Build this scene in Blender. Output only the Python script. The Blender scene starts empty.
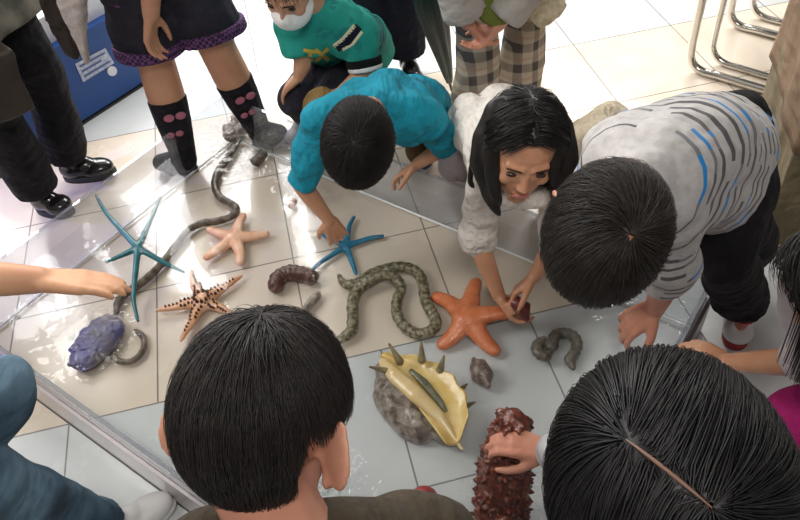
import bpy, bmesh, math, random
import numpy as np
from mathutils import Vector, Matrix
from mathutils.bvhtree import BVHTree
V = Vector
random.seed(7)
C = bpy.context.scene.collection
# ------------------------------------------------------------------ camera frame (fitted once to the floor tiles and the tray)
CH, CF = 1.75, 743.8
FW = V((0, .68618, -.72743)); RT = V((.99363, -.08197, -.07732)); UP = V((.11269, .72280, .68181))
def W(px, py, d):                       # a point d metres in front of the lens plane
    return V((0, 0, CH)) + (FW * CF + RT * (px - 400) - UP * (py - 260)) * (d / CF)
def G(px, py, z=0.0):                   # a point at height z
    r = FW * CF + RT * (px - 400) - UP * (py - 260)
    return V((0, 0, CH)) + r * ((z - CH) / r.z)
def lerp(a, b, t): return a + (b - a) * t
# ------------------------------------------------------------------ materials
def new_mat(name):
    m = bpy.data.materials.new(name); m.use_nodes = True
    nt = m.node_tree; nt.nodes.clear()
    return m, nt, nt.nodes, nt.links
def nd(nt, t, **kw):
    n = nt.nodes.new(t)
    for k, v in kw.items(): setattr(n, k, v)
    return n
def mathn(nt, op, a, b=None, c=None):
    n = nt.nodes.new('ShaderNodeMath'); n.operation = op
    for i, x in enumerate((a, b, c)):
        if x is None: continue
        if isinstance(x, (int, float)): n.inputs[i].default_value = x
        else: nt.links.new(x, n.inputs[i])
    return n.outputs[0]
def mixc(nt, f, a, b):
    n = nt.nodes.new('ShaderNodeMix'); n.data_type = 'RGBA'
    for s, x in ((n.inputs[0], f), (n.inputs[6], a), (n.inputs[7], b)):
        if isinstance(x, (int, float)): s.default_value = x
        elif isinstance(x, tuple): s.default_value = (*x, 1) if len(x) == 3 else x
        else: nt.links.new(x, s)
    return n.outputs[2]
def noise(nt, scale, detail=3, vec=None, rough=.5):
    n = nt.nodes.new('ShaderNodeTexNoise'); n.inputs['Scale'].default_value = scale
    n.inputs['Detail'].default_value = detail; n.inputs['Roughness'].default_value = rough
    if vec is None:
        tc = nt.nodes.new('ShaderNodeTexCoord'); vec = tc.outputs['Object']
    nt.links.new(vec, n.inputs['Vector'])
    return n.outputs[0]
def ramp(nt, fac, stops, interp='LINEAR'):
    n = nt.nodes.new('ShaderNodeValToRGB'); n.color_ramp.interpolation = interp
    e = n.color_ramp.elements
    while len(e) < len(stops): e.new(.5)
    for i, (p, c) in enumerate(stops):
        e[i].position = p; e[i].color = (*c, 1)
    nt.links.new(fac, n.inputs[0]); return n.outputs[0]
def finish(nt, col, rough=.5, spec=.5, metal=0, bump=None, bstr=.3, bdist=.005, coat=0, sheen=0, sss=0):
    p = nt.nodes.new('ShaderNodeBsdfPrincipled'); o = nt.nodes.new('ShaderNodeOutputMaterial')
    if isinstance(col, tuple): p.inputs['Base Color'].default_value = (*col, 1)
    else: nt.links.new(col, p.inputs['Base Color'])
    p.inputs['Roughness'].default_value = rough; p.inputs['Specular IOR Level'].default_value = spec
    p.inputs['Metallic'].default_value = metal; p.inputs['Coat Weight'].default_value = coat
    p.inputs['Coat Roughness'].default_value = .08
    p.inputs['Sheen Weight'].default_value = sheen
    if sss:
        p.inputs['Subsurface Weight'].default_value = sss; p.inputs['Subsurface Radius'].default_value = (.01, .004, .002)
    if bump is not None:
        b = nt.nodes.new('ShaderNodeBump'); b.inputs['Strength'].default_value = bstr; b.inputs['Distance'].default_value = bdist
        nt.links.new(bump, b.inputs['Height']); nt.links.new(b.outputs[0], p.inputs['Normal'])
    nt.links.new(p.outputs[0], o.inputs[0]); return p
def mat(name, c1, c2=None, scale=12, rough=.5, spec=.5, metal=0, bump=0, bscale=60, bdist=.004, coat=0, sheen=0, lo=.35, hi=.65, detail=3):
    m, nt, N, L = new_mat(name)
    col = c1
    if c2 is not None: col = ramp(nt, noise(nt, scale, detail), [(lo, c1), (hi, c2)])
    finish(nt, col, rough, spec, metal, noise(nt, bscale, 4) if bump else None, bump, bdist, coat, sheen)
    return m
def fabric(name, c, c2=None, fold=9, rough=.85, sheen=.02, var=9):
    """woven cloth: soft folds and a fine weave in the bump"""
    m, nt, N, L = new_mat(name)
    c2 = c2 or tuple(x * .82 for x in c)
    col = ramp(nt, noise(nt, var, 4), [(.35, c2), (.62, c)])
    h = mathn(nt, 'ADD', noise(nt, fold, 2, rough=.4), mathn(nt, 'MULTIPLY', noise(nt, 420, 1), .04))
    mp = nd(nt, 'ShaderNodeMapping'); tc = nd(nt, 'ShaderNodeTexCoord'); L.new(tc.outputs['Object'], mp.inputs[0]); mp.inputs['Rotation'].default_value = (.6, .5, .7); mp.inputs['Scale'].default_value = (1, .32, 1)
    h = mathn(nt, 'ADD', h, mathn(nt, 'MULTIPLY', noise(nt, fold * 3.2, 2, mp.outputs[0], .4), .8))
    finish(nt, col, rough, .2, 0, h, .7, .03, 0, sheen)
    return m
def clearmat(name, ior, tint, rough=.02, bumpscale=None, bstr=.1, milk=0.0, milkcol=(.9, .92, .95)):
    """clear sheet: Fresnel-weighted mirror over a straight view through, plus a little milkiness"""
    m, nt, N, L = new_mat(name)
    f0 = ((ior - 1) / (ior + 1)) ** 2
    lw = nd(nt, 'ShaderNodeLayerWeight'); lw.inputs[0].default_value = .5      # facing = 1 - |N.I|
    fac = mathn(nt, 'ADD', f0, mathn(nt, 'MULTIPLY', mathn(nt, 'POWER', lw.outputs['Facing'], 5), 1 - f0))
    tr = nd(nt, 'ShaderNodeBsdfTransparent'); tr.inputs[0].default_value = (*tint, 1)
    gl = nd(nt, 'ShaderNodeBsdfGlossy'); gl.inputs['Roughness'].default_value = rough
    mx = nd(nt, 'ShaderNodeMixShader'); o = nd(nt, 'ShaderNodeOutputMaterial')
    if bumpscale:
        b = nd(nt, 'ShaderNodeBump'); b.inputs['Strength'].default_value = bstr; b.inputs['Distance'].default_value = .01
        L.new(noise(nt, bumpscale, 3), b.inputs['Height'])
        L.new(b.outputs[0], gl.inputs['Normal']); L.new(b.outputs[0], lw.inputs['Normal'])
    base = tr.outputs[0]
    if milk:
        df = nd(nt, 'ShaderNodeBsdfDiffuse'); df.inputs[0].default_value = (*milkcol, 1)
        m2 = nd(nt, 'ShaderNodeMixShader'); m2.inputs[0].default_value = milk
        L.new(tr.outputs[0], m2.inputs[1]); L.new(df.outputs[0], m2.inputs[2]); base = m2.outputs[0]
    L.new(fac, mx.inputs[0]); L.new(base, mx.inputs[1]); L.new(gl.outputs[0], mx.inputs[2]); L.new(mx.outputs[0], o.inputs[0])
    return m
SKIN = mat('skin', (.60, .335, .205), (.53, .27, .165), 14, .5, .4, bump=.08, bscale=220)
SKIN2 = mat('skin_rosy', (.56, .27, .18), (.47, .20, .13), 14, .5, .4, bump=.08, bscale=220)
SKIN_W = mat('skin_wet', (.60, .31, .18), (.52, .25, .14), 14, .32, .5, bump=.08, bscale=220)
def hairmat(name, c, rough=.5, spec=.38):
    m, nt, N, L = new_mat(name)
    col = ramp(nt, noise(nt, 60, 3), [(.3, tuple(x * .6 for x in c)), (.7, tuple(x * 1.5 for x in c))])
    finish(nt, col, rough, spec); return m
HAIR = hairmat('black_hair', (.010, .008, .007)); HAIRB = hairmat('dark_brown_hair', (.016, .0115, .0085), .42)
LIP = mat('lips', (.45, .16, .13), rough=.4); EYE = mat('eye', (.03, .02, .015), rough=.15); NAIL = mat('nail', (.65, .40, .32), rough=.3)
# ------------------------------------------------------------------ mesh building
class MB:
    """collects closed shapes"""
    def __init__(s): s.v = []; s.f = []; s.m = []
    def add(s, vs, fs, mi=0):
        o = len(s.v); s.v += [tuple(v) for v in vs]; s.f += [tuple(i + o for i in f) for f in fs]; s.m += [mi] * len(fs); return s
    def rings(s, rings, cap=True, closed=True, mi=0):
        n = len(rings[0]); o = len(s.v)
        for r in rings: s.v += [tuple(p) for p in r]
        for i in range(len(rings) - 1):
            for j in range(n if closed else n - 1):
                k = (j + 1) % n
                s.f.append((o + i * n + j, o + i * n + k, o + (i + 1) * n + k, o + (i + 1) * n + j)); s.m.append(mi)
        if cap:
            s.f.append(tuple(o + j for j in reversed(range(n)))); s.m.append(mi)
            s.f.append(tuple(o + (len(rings) - 1) * n + j for j in range(n))); s.m.append(mi)
        return s
    def cap(s, a, ra, b, rb=None, seg=14, flatA=False, flatB=False, mi=0, sq=None):
        """tapered capsule; sq=(axis, factor) flattens its section along an axis"""
        rb = ra if rb is None else rb
        a = V(a); b = V(b); d = b - a; L = d.length
        d = d / L if L > 1e-6 else V((0, 0, 1))
        x = d.orthogonal().normalized(); y = d.cross(x)
        R = []
        if not flatA:
            for k in range(1, 5):
                t = k / 5 * math.pi / 2; R.append((a - d * ra * math.cos(t), ra * math.sin(t)))
        R += [(a, ra), (b, rb)] if L > 1e-6 else [(a, ra)]
        if not flatB:
            for k in range(4, 0, -1):
                t = k / 5 * math.pi / 2; R.append((b + d * rb * math.cos(t), rb * math.sin(t)))
        rr = []
        for c, r in R:
            ring = []
            for j in range(seg):
                q = 2 * math.pi * j / seg; o = (x * math.cos(q) + y * math.sin(q)) * r
                if sq: o = o - sq[0] * (o.dot(sq[0])) * (1 - sq[1])
                ring.append(c + o)
            rr.append(ring)
        return s.rings(rr, mi=mi)
    def ell(s, c, ax, ay, az, seg=20, rn=12, mi=0):
        c = V(c); rr = []
        for i in range(1, rn):
            t = math.pi * i / rn; z = math.cos(t); q = math.sin(t)
            rr.append([c + az * z + (ax * math.cos(2 * math.pi * j / seg) + ay * math.sin(2 * math.pi * j / seg)) * q for j in range(seg)])
        return s.rings(rr[::-1], mi=mi)
    def ball(s, c, r, mi=0, seg=14, rn=9): return s.ell(c, V((r, 0, 0)), V((0, r, 0)), V((0, 0, r)), seg, rn, mi)
    def chain(s, pts, rad, **k):
        for i in range(len(pts) - 1): s.cap(pts[i], rad[i], pts[i + 1], rad[i + 1], **k)
        return s
    def tube(s, pts, rad, seg=12, mi=0, sq=None):
        """one swept tube with rounded ends"""
        n = len(pts); pts = [V(p) for p in pts]
        rad = rad if isinstance(rad, (list, tuple)) else [rad] * n
        x = None; rr = []
        for i in range(n):
            d = (pts[min(i + 1, n - 1)] - pts[max(i - 1, 0)]).normalized()
            x = d.orthogonal().normalized() if x is None else (x - d * x.dot(d)).normalized()
            y = d.cross(x)
            def ring(c, r):
                o = []
                for j in range(seg):
                    v = (x * math.cos(2 * math.pi * j / seg) + y * math.sin(2 * math.pi * j / seg)) * r
                    if sq: v = v - sq[0] * v.dot(sq[0]) * (1 - sq[1])
                    o.append(c + v)
                return o
            if i == 0:
                for t in (.25, .6, .85): rr.append(ring(pts[0] - d * rad[0] * math.cos(t * math.pi / 2), rad[0] * math.sin(t * math.pi / 2)))
            rr.append(ring(pts[i], rad[i]))
            if i == n - 1:
                for t in (.85, .6, .25): rr.append(ring(pts[i] + d * rad[i] * math.cos(t * math.pi / 2), rad[i] * math.sin(t * math.pi / 2)))
        return s.rings(rr, mi=mi)
    def box(s, c, hx, hy, hz, mi=0):
        c = V(c); vs = [c + hx * i + hy * j + hz * k for k in (-1, 1) for j in (-1, 1) for i in (-1, 1)]
        return s.add(vs, [(0, 2, 3, 1), (4, 5, 7, 6), (0, 1, 5, 4), (2, 6, 7, 3), (0, 4, 6, 2), (1, 3, 7, 5)], mi)
    def mesh(s, name='m', smooth=True):
        me = bpy.data.meshes.new(name); me.from_pydata(s.v, [], s.f); me.update()
        bm = bmesh.new(); bm.from_mesh(me); bmesh.ops.recalc_face_normals(bm, faces=bm.faces); bm.to_mesh(me); bm.free()
        me.polygons.foreach_set('material_index', s.m)
        if smooth: me.polygons.foreach_set('use_smooth', [True] * len(me.polygons))
        return me
def meld(mb, vox=.006, it=5, fac=.5):
    """one continuous skin around overlapping shapes"""
    me = mb.mesh('tmp'); ob = bpy.data.objects.new('tmp', me); C.objects.link(ob)
    r = ob.modifiers.new('r', 'REMESH'); r.mode = 'VOXEL'; r.voxel_size = vox; r.use_smooth_shade = True
    if it: q = ob.modifiers.new('s', 'SMOOTH'); q.factor = fac; q.iterations = it
    dg = bpy.context.evaluated_depsgraph_get()
    out = bpy.data.meshes.new_from_object(ob.evaluated_get(dg))
    bpy.data.objects.remove(ob); bpy.data.meshes.remove(me)
    out.polygons.foreach_set('use_smooth', [True] * len(out.polygons))
    return out
def coords(me):
    a = np.empty(len(me.vertices) * 3, np.float32); me.vertices.foreach_get('co', a); return a.reshape(-1, 3)
def wrinkle(me, amp, freq, seed=0, stretch=(1, 1, 1)):
    """cloth folds: push the surface along its normals with layered waves"""
    p = coords(me); n = np.empty(len(me.vertices) * 3, np.float32); me.vertex_normals.foreach_get('vector', n); n = n.reshape(-1, 3)
    rs = np.random.RandomState(seed); q = p * np.array(stretch); h = np.zeros(len(p))
    for k in range(7):
        d = rs.normal(size=3); d /= np.linalg.norm(d); w = rs.normal(size=3)
        h += (.6 - 1.2 * np.abs(np.sin(q @ d * freq * .5 * (1 + .3 * k) + rs.rand() * 6 + 1.2 * np.sin(q @ w * freq * .22))) if k % 2 else np.sin(q @ d * freq * .5 * (1 + .3 * k) + rs.rand() * 6 + 1.6 * np.sin(q @ w * freq * .3))) / (1 + .5 * k)
    p = p + n * (h * amp / 2)[:, None]
    me.vertices.foreach_set('co', p.astype(np.float32).ravel()); me.update(); return me
def attr(me, name, vals):
    a = me.attributes.new(name, 'FLOAT', 'POINT'); a.data.foreach_set('value', np.asarray(vals, np.float32))
def axis_attr(me, segs, ref):
    """t = distance along the nearest of the given axes, a = distance around it (seam on the far side from ref)"""
    p = coords(me); best = np.full(len(p), 1e9); T = np.zeros(len(p)); A = np.zeros(len(p))
    for (a, b, t0, r) in segs:
        a = np.array(a); b = np.array(b); d = b - a; L = np.linalg.norm(d); d = d / L
        s_ = (p - a) @ d; sc = np.clip(s_, 0, L); q = p - a - sc[:, None] * d; dist = np.linalg.norm(q, axis=1) / r
        e = np.array(ref) - d * (np.array(ref) @ d); e /= np.linalg.norm(e); g = np.cross(d, e)
        ang = np.arctan2(q @ g, q @ e); m = dist < best
        best[m] = dist[m]; T[m] = (t0 + s_)[m]; A[m] = (ang * r)[m]
    attr(me, 't', T); attr(me, 'a', A)
# ------------------------------------------------------------------ objects
def thing(name, label, cat, base, group=None):
    o = bpy.data.objects.new(name, None); C.objects.link(o); o.location = base; o.empty_display_size = .05
    o['label'] = label; o['category'] = cat
    if group: o['group'] = group
    return o
def world_loc(o):
    p = V((0, 0, 0))
    while o is not None: p = p + o.location; o = o.parent
    return p
def obj(name, me, m, parent=None, label=None):
    """me in world coordinates -> an object (child of parent)"""
    if isinstance(me, MB): me = me.mesh(name)
    ms = m if isinstance(m, (list, tuple)) else [m]
    me.materials.clear()
    for x in ms: me.materials.append(x)
    me.name = name
    o = bpy.data.objects.new(name, me); C.objects.link(o)
    if parent is not None:
        me.transform(Matrix.Translation(-world_loc(parent))); o.parent = parent
    if label: o['label'] = label
    return o
def single(name, me, m, label, cat, base=None, group=None, kind=None):
    if isinstance(me, MB): me = me.mesh(name)
    c = coords(me)
    base = V(base) if base is not None else V(((c[:, 0].min() + c[:, 0].max()) / 2, (c[:, 1].min() + c[:, 1].max()) / 2, c[:, 2].min()))
    me.transform(Matrix.Translation(-base)); o = obj(name, me, m); o.location = base
    o['label'] = label; o['category'] = cat
    if group: o['group'] = group
    if kind: o['kind'] = kind
    return o
def smooth_path(pts, n=6):
    P = [pts[0]] + list(pts) + [pts[-1]]; out = []
    for i in range(1, len(P) - 2):
        for k in range(n):
            t = k / n; a, b, c, d = P[i - 1], P[i], P[i + 1], P[i + 2]
            out.append(.5 * ((2 * b) + (c - a) * t + (2 * a - 5 * b + 4 * c - d) * t * t + (3 * b - a - 3 * c + d) * t ** 3))
    out.append(V(pts[-1])); return out
# ------------------------------------------------------------------ the floor
def floor_mat():
    m, nt, N, L = new_mat('floor_tiles')
    geo = nd(nt, 'ShaderNodeNewGeometry'); sp = nd(nt, 'ShaderNodeSeparateXYZ'); L.new(geo.outputs['Position'], sp.inputs[0])
    ca, sa = math.cos(math.radians(8.57)), math.sin(math.radians(8.57))
    xr = mathn(nt, 'ADD', mathn(nt, 'MULTIPLY', sp.outputs[0], ca), mathn(nt, 'MULTIPLY', sp.outputs[1], sa))
    yr = mathn(nt, 'SUBTRACT', mathn(nt, 'MULTIPLY', sp.outputs[1], ca), mathn(nt, 'MULTIPLY', sp.outputs[0], sa))
    T = .447
    ry = mathn(nt, 'DIVIDE', mathn(nt, 'SUBTRACT', yr, 1.30), T)           # 0 at the seam where the tile colour changes
    low = mathn(nt, 'LESS_THAN', ry, 0)
    shift = mathn(nt, 'MULTIPLY', low, .2)
    rx = mathn(nt, 'DIVIDE', mathn(nt, 'SUBTRACT', mathn(nt, 'ADD', xr, .09), shift), T)
    def line(c, w):
        fr = mathn(nt, 'FRACT', c); dd = mathn(nt, 'MINIMUM', fr, mathn(nt, 'SUBTRACT', 1, fr)); return mathn(nt, 'LESS_THAN', dd, w)
    grout = mathn(nt, 'MAXIMUM', line(rx, .0055), line(ry, .0055))
    cell = nd(nt, 'ShaderNodeCombineXYZ'); L.new(mathn(nt, 'FLOOR', rx), cell.inputs[0]); L.new(mathn(nt, 'FLOOR', ry), cell.inputs[1])
    wn = nd(nt, 'ShaderNodeTexWhiteNoise'); L.new(cell.outputs[0], wn.inputs[0])
    far = mathn(nt, 'GREATER_THAN', ry, 3)
    cool = mathn(nt, 'MAXIMUM', low, far)
    front = mathn(nt, 'LESS_THAN', ry, -1)
    warm = ramp(nt, noise(nt, 3, 5, geo.outputs['Position']), [(.3, (.70, .60, .485)), (.7, (.78, .69, .575))])
    coolc = ramp(nt, noise(nt, 4, 5, geo.outputs['Position']), [(.3, (.57, .60, .60)), (.7, (.66, .685, .685))])
    c = mixc(nt, cool, warm, coolc)
    c = mixc(nt, mathn(nt, 'MULTIPLY', wn.outputs[0], .10), c, (.45, .40, .36))
    c = mixc(nt, mathn(nt, 'MULTIPLY', grout, .75), c, (.10, .085, .075))
    p = finish(nt, c, .22, .5)
    r = ramp(nt, noise(nt, 6, 4, geo.outputs['Position']), [(.3, (.16,) * 3), (.7, (.30,) * 3)]); L.new(r, p.inputs['Roughness'])
    return m
mb = MB(); mb.add([(-7, -4, 0), (7, -4, 0), (7, 9, 0), (-7, 9, 0)], [(0, 1, 2, 3)])
ce = MB(); ce.add([(-7, -4, 3.6), (7, -4, 3.6), (7, 9, 3.6), (-7, 9, 3.6)], [(3, 2, 1, 0)])
co = obj('ceiling', ce, mat('white_ceiling', (.5, .49, .48), rough=.9)); co['kind'] = 'structure'; co['label'] = 'plain white ceiling high above the tray'; co['category'] = 'ceiling'
fl = obj('floor', mb, floor_mat()); fl['kind'] = 'structure'; fl['label'] = 'glossy cream and pale grey floor tiles with thin dark joints'; fl['category'] = 'floor'
# ------------------------------------------------------------------ the touch tray and its water
A0 = V((-.5925, 2.401, 0)); bang = math.radians(-39.135); TU = V((math.cos(bang), math.sin(bang), 0)); TV = V((TU.y, -TU.x, 0)); TLEN, TWID, TH = 1.82, 1.177, .205
def tp(i, j, z=0): return A0 + TU * i + TV * j + V((0, 0, z))
ACR = clearmat('clear_acrylic', 1.6, (.86, .87, .89), .03, milk=.11, milkcol=(.8, .82, .86))
ACR_E = mat('acrylic_cut_edge', (.36, .38, .41), rough=.12, spec=.8)
REFL = mat('mauve_grey_reflection', (.40, .345, .345), (.46, .40, .40), 3, rough=.18, spec=.6)  # added strip, its colour paints the reflections in the clear front wall
BASE_LINE = mat('dark_base_line', (.03, .025, .025), rough=.5)  # thin dark strip where the front wall meets the floor
tray = thing('water_tray', 'large shallow clear acrylic water tray of sea animals standing on the floor tiles', 'tray', tp(TLEN / 2, TWID / 2))
def panel(a, b, name='side_panel', th=.006, z0=.0, z1=TH):
    d = (b - a).normalized(); n = V((-d.y, d.x, 0)); mb = MB()
    mb.box((a + b) / 2 + V((0, 0, (z0 + z1 - .003) / 2)), (b - a) / 2, n * th, V((0, 0, (z1 - .003 - z0) / 2)), 0)
    mb.box((a + b) / 2 + V((0, 0, z1 - .0015)), (b - a) / 2, n * th, V((0, 0, .0015)), 1)
    o = obj(name, mb.mesh('p', False), [ACR, ACR_E], tray); return o
panel(tp(0, 0), tp(TLEN, 0)); panel(tp(0, TWID), tp(TLEN, TWID)); panel(tp(0, .006), tp(0, TWID - .006)); panel(tp(TLEN, .006), tp(TLEN, TWID - .006))
mb = MB(); mb.box(tp(TLEN / 2, TWID / 2, .004), TU * (TLEN / 2 - .007), TV * (TWID / 2 - .007), V((0, 0, .003))); obj('base_panel', mb.mesh('b', False), clearmat('clear_base', 1.2, (.97, .97, .97)), tray)
for nm, z0, z1, m_, off in (('front_reflection', .006, .140, REFL, .011), ('base_line', .0, .0085, BASE_LINE, .013)):
    mb = MB(); mb.box(tp(TLEN / 2, TWID + off, (z0 + z1) / 2), TU * (TLEN / 2 + .01), TV * .004, V((0, 0, (z1 - z0) / 2)))
    obj(nm, mb.mesh('b', False), m_, tray, 'mauve grey strip painted as reflections in the front of the tray' if nm == 'front_reflection' else 'dark strip along the floor')
BEAD = mat('white_bead', (.82, .83, .84), rough=.2)
for a_, b_ in ((tp(.012, .012, .010), tp(TLEN - .012, .012, .010)), (tp(.012, .012, .010), tp(.012, TWID - .012, .010)), (tp(TLEN - .012, .012, .010), tp(TLEN - .012, TWID - .012, .010))):
    mb = MB(); mb.tube([a_, b_], .0042, 8); obj('seam_bead', mb, BEAD, tray, 'white glue seam along the bottom')
for i0 in (.018, TLEN - .018):   # corner posts of the right end
    if i0 > 1: 
        mb = MB(); mb.box(tp(TLEN + .012, TWID / 2, .07), TU * .005, TV * (TWID / 2), V((0, 0, .07))); obj('end_band', mb.mesh('b', False), mat('dark_end_band', (.06, .04, .035), rough=.3), tray, 'dark strip along the tray end')
WZ = .125
def waves():
    nx, ny = 300, 195; i = np.linspace(.008, TLEN - .008, nx); j = np.linspace(.008, TWID - .008, ny); I, J = np.meshgrid(i, j)
    a = np.array(A0); X = a[0] + TU.x * I + TV.x * J; Y = a[1] + TU.y * I + TV.y * J
    Z = np.zeros_like(X); rs = np.random.RandomState(3)
    for k in range(14):
        q = rs.rand() * 6.28; f = 14 + 26 * rs.rand(); Z += .0005 * np.sin(f * (X * math.cos(q) + Y * math.sin(q)) + rs.rand() * 6)
    ch = np.zeros_like(X)
    for k in range(26):
        q = rs.rand() * 6.28; f = 70 + 130 * rs.rand(); ch += np.sin(f * (X * math.cos(q) + Y * math.sin(q)) + rs.rand() * 6 + 2 * np.sin(9 * X + 7 * Y + k))
    for (px, py, r, s_) in ((268, 140, .2, 1.0), (235, 125, .12, .8), (300, 180, .1, .6), (95, 335, .12, 1.2), (500, 500, .14, 1.1), (330, 490, .14, .9), (545, 490, .1, 1.1), (495, 372, .03, .5), (600, 300, .1, .4), (690, 320, .12, .7)):
        g = G(px, py, WZ); Z += ch * .0016 * s_ * np.exp(-((X - g.x) ** 2 + (Y - g.y) ** 2) / (r * r) * 1.6)
    mb = MB(); vs = np.stack([X, Y, Z + WZ], -1).reshape(-1, 3)
    me = bpy.data.meshes.new('water'); fs = [(r * nx + c, r * nx + c + 1, (r + 1) * nx + c + 1, (r + 1) * nx + c) for r in range(ny - 1) for c in range(nx - 1)]
    me.from_pydata(vs.tolist(), [], fs); me.update()
    bm = bmesh.new(); bm.from_mesh(me); bmesh.ops.recalc_face_normals(bm, faces=bm.faces); bm.to_mesh(me); bm.free()
    if me.polygons[0].normal.z < 0: me.flip_normals()
    me.polygons.foreach_set('use_smooth', [True] * len(me.polygons)); return me
single('water', waves(), clearmat('water', 1.33, (.955, .965, .965), .015, 35, .06), 'clear rippling water filling the acrylic tray', 'water', tp(TLEN / 2, TWID / 2), kind='stuff')
DROP = clearmat('water_drop', 1.33, (.97, .98, .98), .03)
GLINT = mat('white_glint', (.9, .92, .95), rough=.12, spec=.8)  # opaque white drops paint the sparkle of light on the splashes
def splash(px, py, r, n, hz, label, seed):
    rs = random.Random(seed); mb = MB(); c = G(px, py, WZ)
    for k in range(n):
        q = rs.random() * 6.28; d = r * abs(rs.gauss(0, .55)); s_ = rs.uniform(.0018, .0058)
        p = c + V((math.cos(q) * d, math.sin(q) * d, rs.random() ** 2 * hz)) 
        w = (p - A0); i = min(max(w.dot(TU), .01), TLEN - .01); j = min(max(w.dot(TV), .012), TWID - .012)
        p = tp(i, j, p.z)
        d1 = V((rs.gauss(0, 1), rs.gauss(0, 1), rs.gauss(0, .4))).normalized(); d2 = d1.orthogonal().normalized(); e = rs.uniform(1, 2.4)
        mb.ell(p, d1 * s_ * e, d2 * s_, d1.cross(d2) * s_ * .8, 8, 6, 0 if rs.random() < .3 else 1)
    single('splash_drops', mb, [DROP, GLINT], label, 'water splash', (c.x, c.y, WZ), 'splashes of water', 'stuff')
splash(275, 140, .15, 190, .05, 'bright splashing drops along the back wall of the tray near the boy in green', 1)
splash(95, 335, .09, 190, .03, 'sparkling drops over the purple sea animal at the tray edge', 2)
splash(505, 497, .10, 120, .03, 'sparkling drops around the red spiny sea cucumber', 3)
splash(330, 488, .07, 80, .02, "bright drops beside the front man's ear", 4)
splash(305, 178, .06, 70, .02, "bright drops under the teal boy's sleeve", 5)
# ------------------------------------------------------------------ sea animals
def creature(name, c1, c2, scale=30, bscale=90, bump=.5, rough=.32, **k): return mat(name, c1, c2, scale, rough, .5, bump=bump, bscale=bscale, coat=.25, **k)
def star_meld(ctr, tips, rb, rt, zc=.022, disc=None, vox=.004, it=6, zt=None, flat=.75):
    mb = MB(); c = ctr if isinstance(ctr, V) else G(*ctr, zc); zt = zc if zt is None else zt
    for n_, t in enumerate(tips):
        t = t if isinstance(t, V) else G(*t, zt); L = (t - c)
        side = L.cross(V((0, 0, 1))).normalized() * random.uniform(-.06, .06) * L.length
        pts = smooth_path([c, c + L * .35 + side * .6, c + L * .7 + side, t], 5); n = len(pts)
        mb.tube(pts, [rb + (rt - rb) * (i / (n - 1)) ** .85 for i in range(n)], 12, sq=(V((0, 0, 1)), flat))
    d = disc or rb * 1.25
    mb.ell(c, V((d, 0, 0)), V((0, d, 0)), V((0, 0, d * .62)))
    return meld(mb, vox, it), c
# pale salmon star
me, c = star_meld((235, 238), [(210, 230), (243, 216), (266, 234), (240, 262), (207, 257)], .026, .015, .024)
single('starfish', me, creature('salmon_star', (.72, .36, .20), (.80, .50, .32), 25, 160, .6), 'pale salmon starfish with blunt rounded arms beside the long brown worm', 'starfish')
# knobbed star
tips = [(157, 310), (192, 271), (241, 276), (232, 316), (181, 340)]
me, c = star_meld((203, 301), tips, .026, .007, .022, .04)
st = thing('starfish', 'tan starfish with dark brown knobs and pointed arms', 'starfish', (c.x, c.y, .0075))
obj('body', me, creature('tan_star', (.62, .30, .15), (.72, .41, .24), 30, 120, .6), st)
mb = MB(); rs = random.Random(4)
for t in tips:
    g = G(*t, .022); L = g - c; sd = L.cross(V((0, 0, 1))).normalized()
    for k in range(9):
        f = .12 + .085 * k; r = .026 + (.007 - .026) * f
        for w in ((-.6, .6) if k < 5 else (0,)):
            p = c + L * f + sd * w * r * rs.uniform(.6, 1.1) + V((0, 0, r * .55)); mb.cap(p, .0055 * (1.15 - f * .6), p + V((0, 0, .008)), .002, 8)
for k in range(9):
    q = k / 9 * 6.28; p = c + V((math.cos(q), math.sin(q), 0)) * .022 + V((0, 0, .022)); mb.cap(p, .006, p + V((0, 0, .011)), .002, 8)
obj('knobs', mb, creature('dark_knob', (.07, .03, .015), (.12, .05, .03)), st, 'dark brown pointed knobs')
# blue star under the teal boy's hand
me, c = star_meld((346, 246), [(354, 217), (383, 236), (356, 274), (311, 271), (320, 232)], .013, .0075, .018, .018)
single('starfish', me, creature('blue_star', (.012, .13, .24), (.025, .20, .33), 40, 150, .4), 'slender bright blue starfish under the hand of the teal-shirted boy', 'starfish')
# teal star tumbling through the water
c = G(138, 248, .11)
me, c = star_meld(c, [G(96, 195, .15), G(184, 272, .06), G(138, 321, .03), G(160, 197, .10), G(106, 262, .10)], .0125, .006, .1, .017, flat=1)
single('starfish', me, creature('teal_star', (.01, .11, .12), (.025, .18, .19), 40, 150, .4), 'slender dark teal starfish tilted in the water near the outstretched bare hand', 'starfish')
# big orange star, one arm lifted by the girl
c = G(468, 318, .05)
me, c = star_meld(c, [G(437, 297, .02), G(443, 344, .02), G(494, 350, .022), G(476, 283, .045), G(507, 313, .07)], .037, .021, .05, .048, .005, 8)
single('starfish', me, creature('orange_star', (.60, .15, .05), (.72, .24, .10), 30, 170, .7), 'large fat orange starfish held by the girl in the white sweater', 'starfish')
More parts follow.
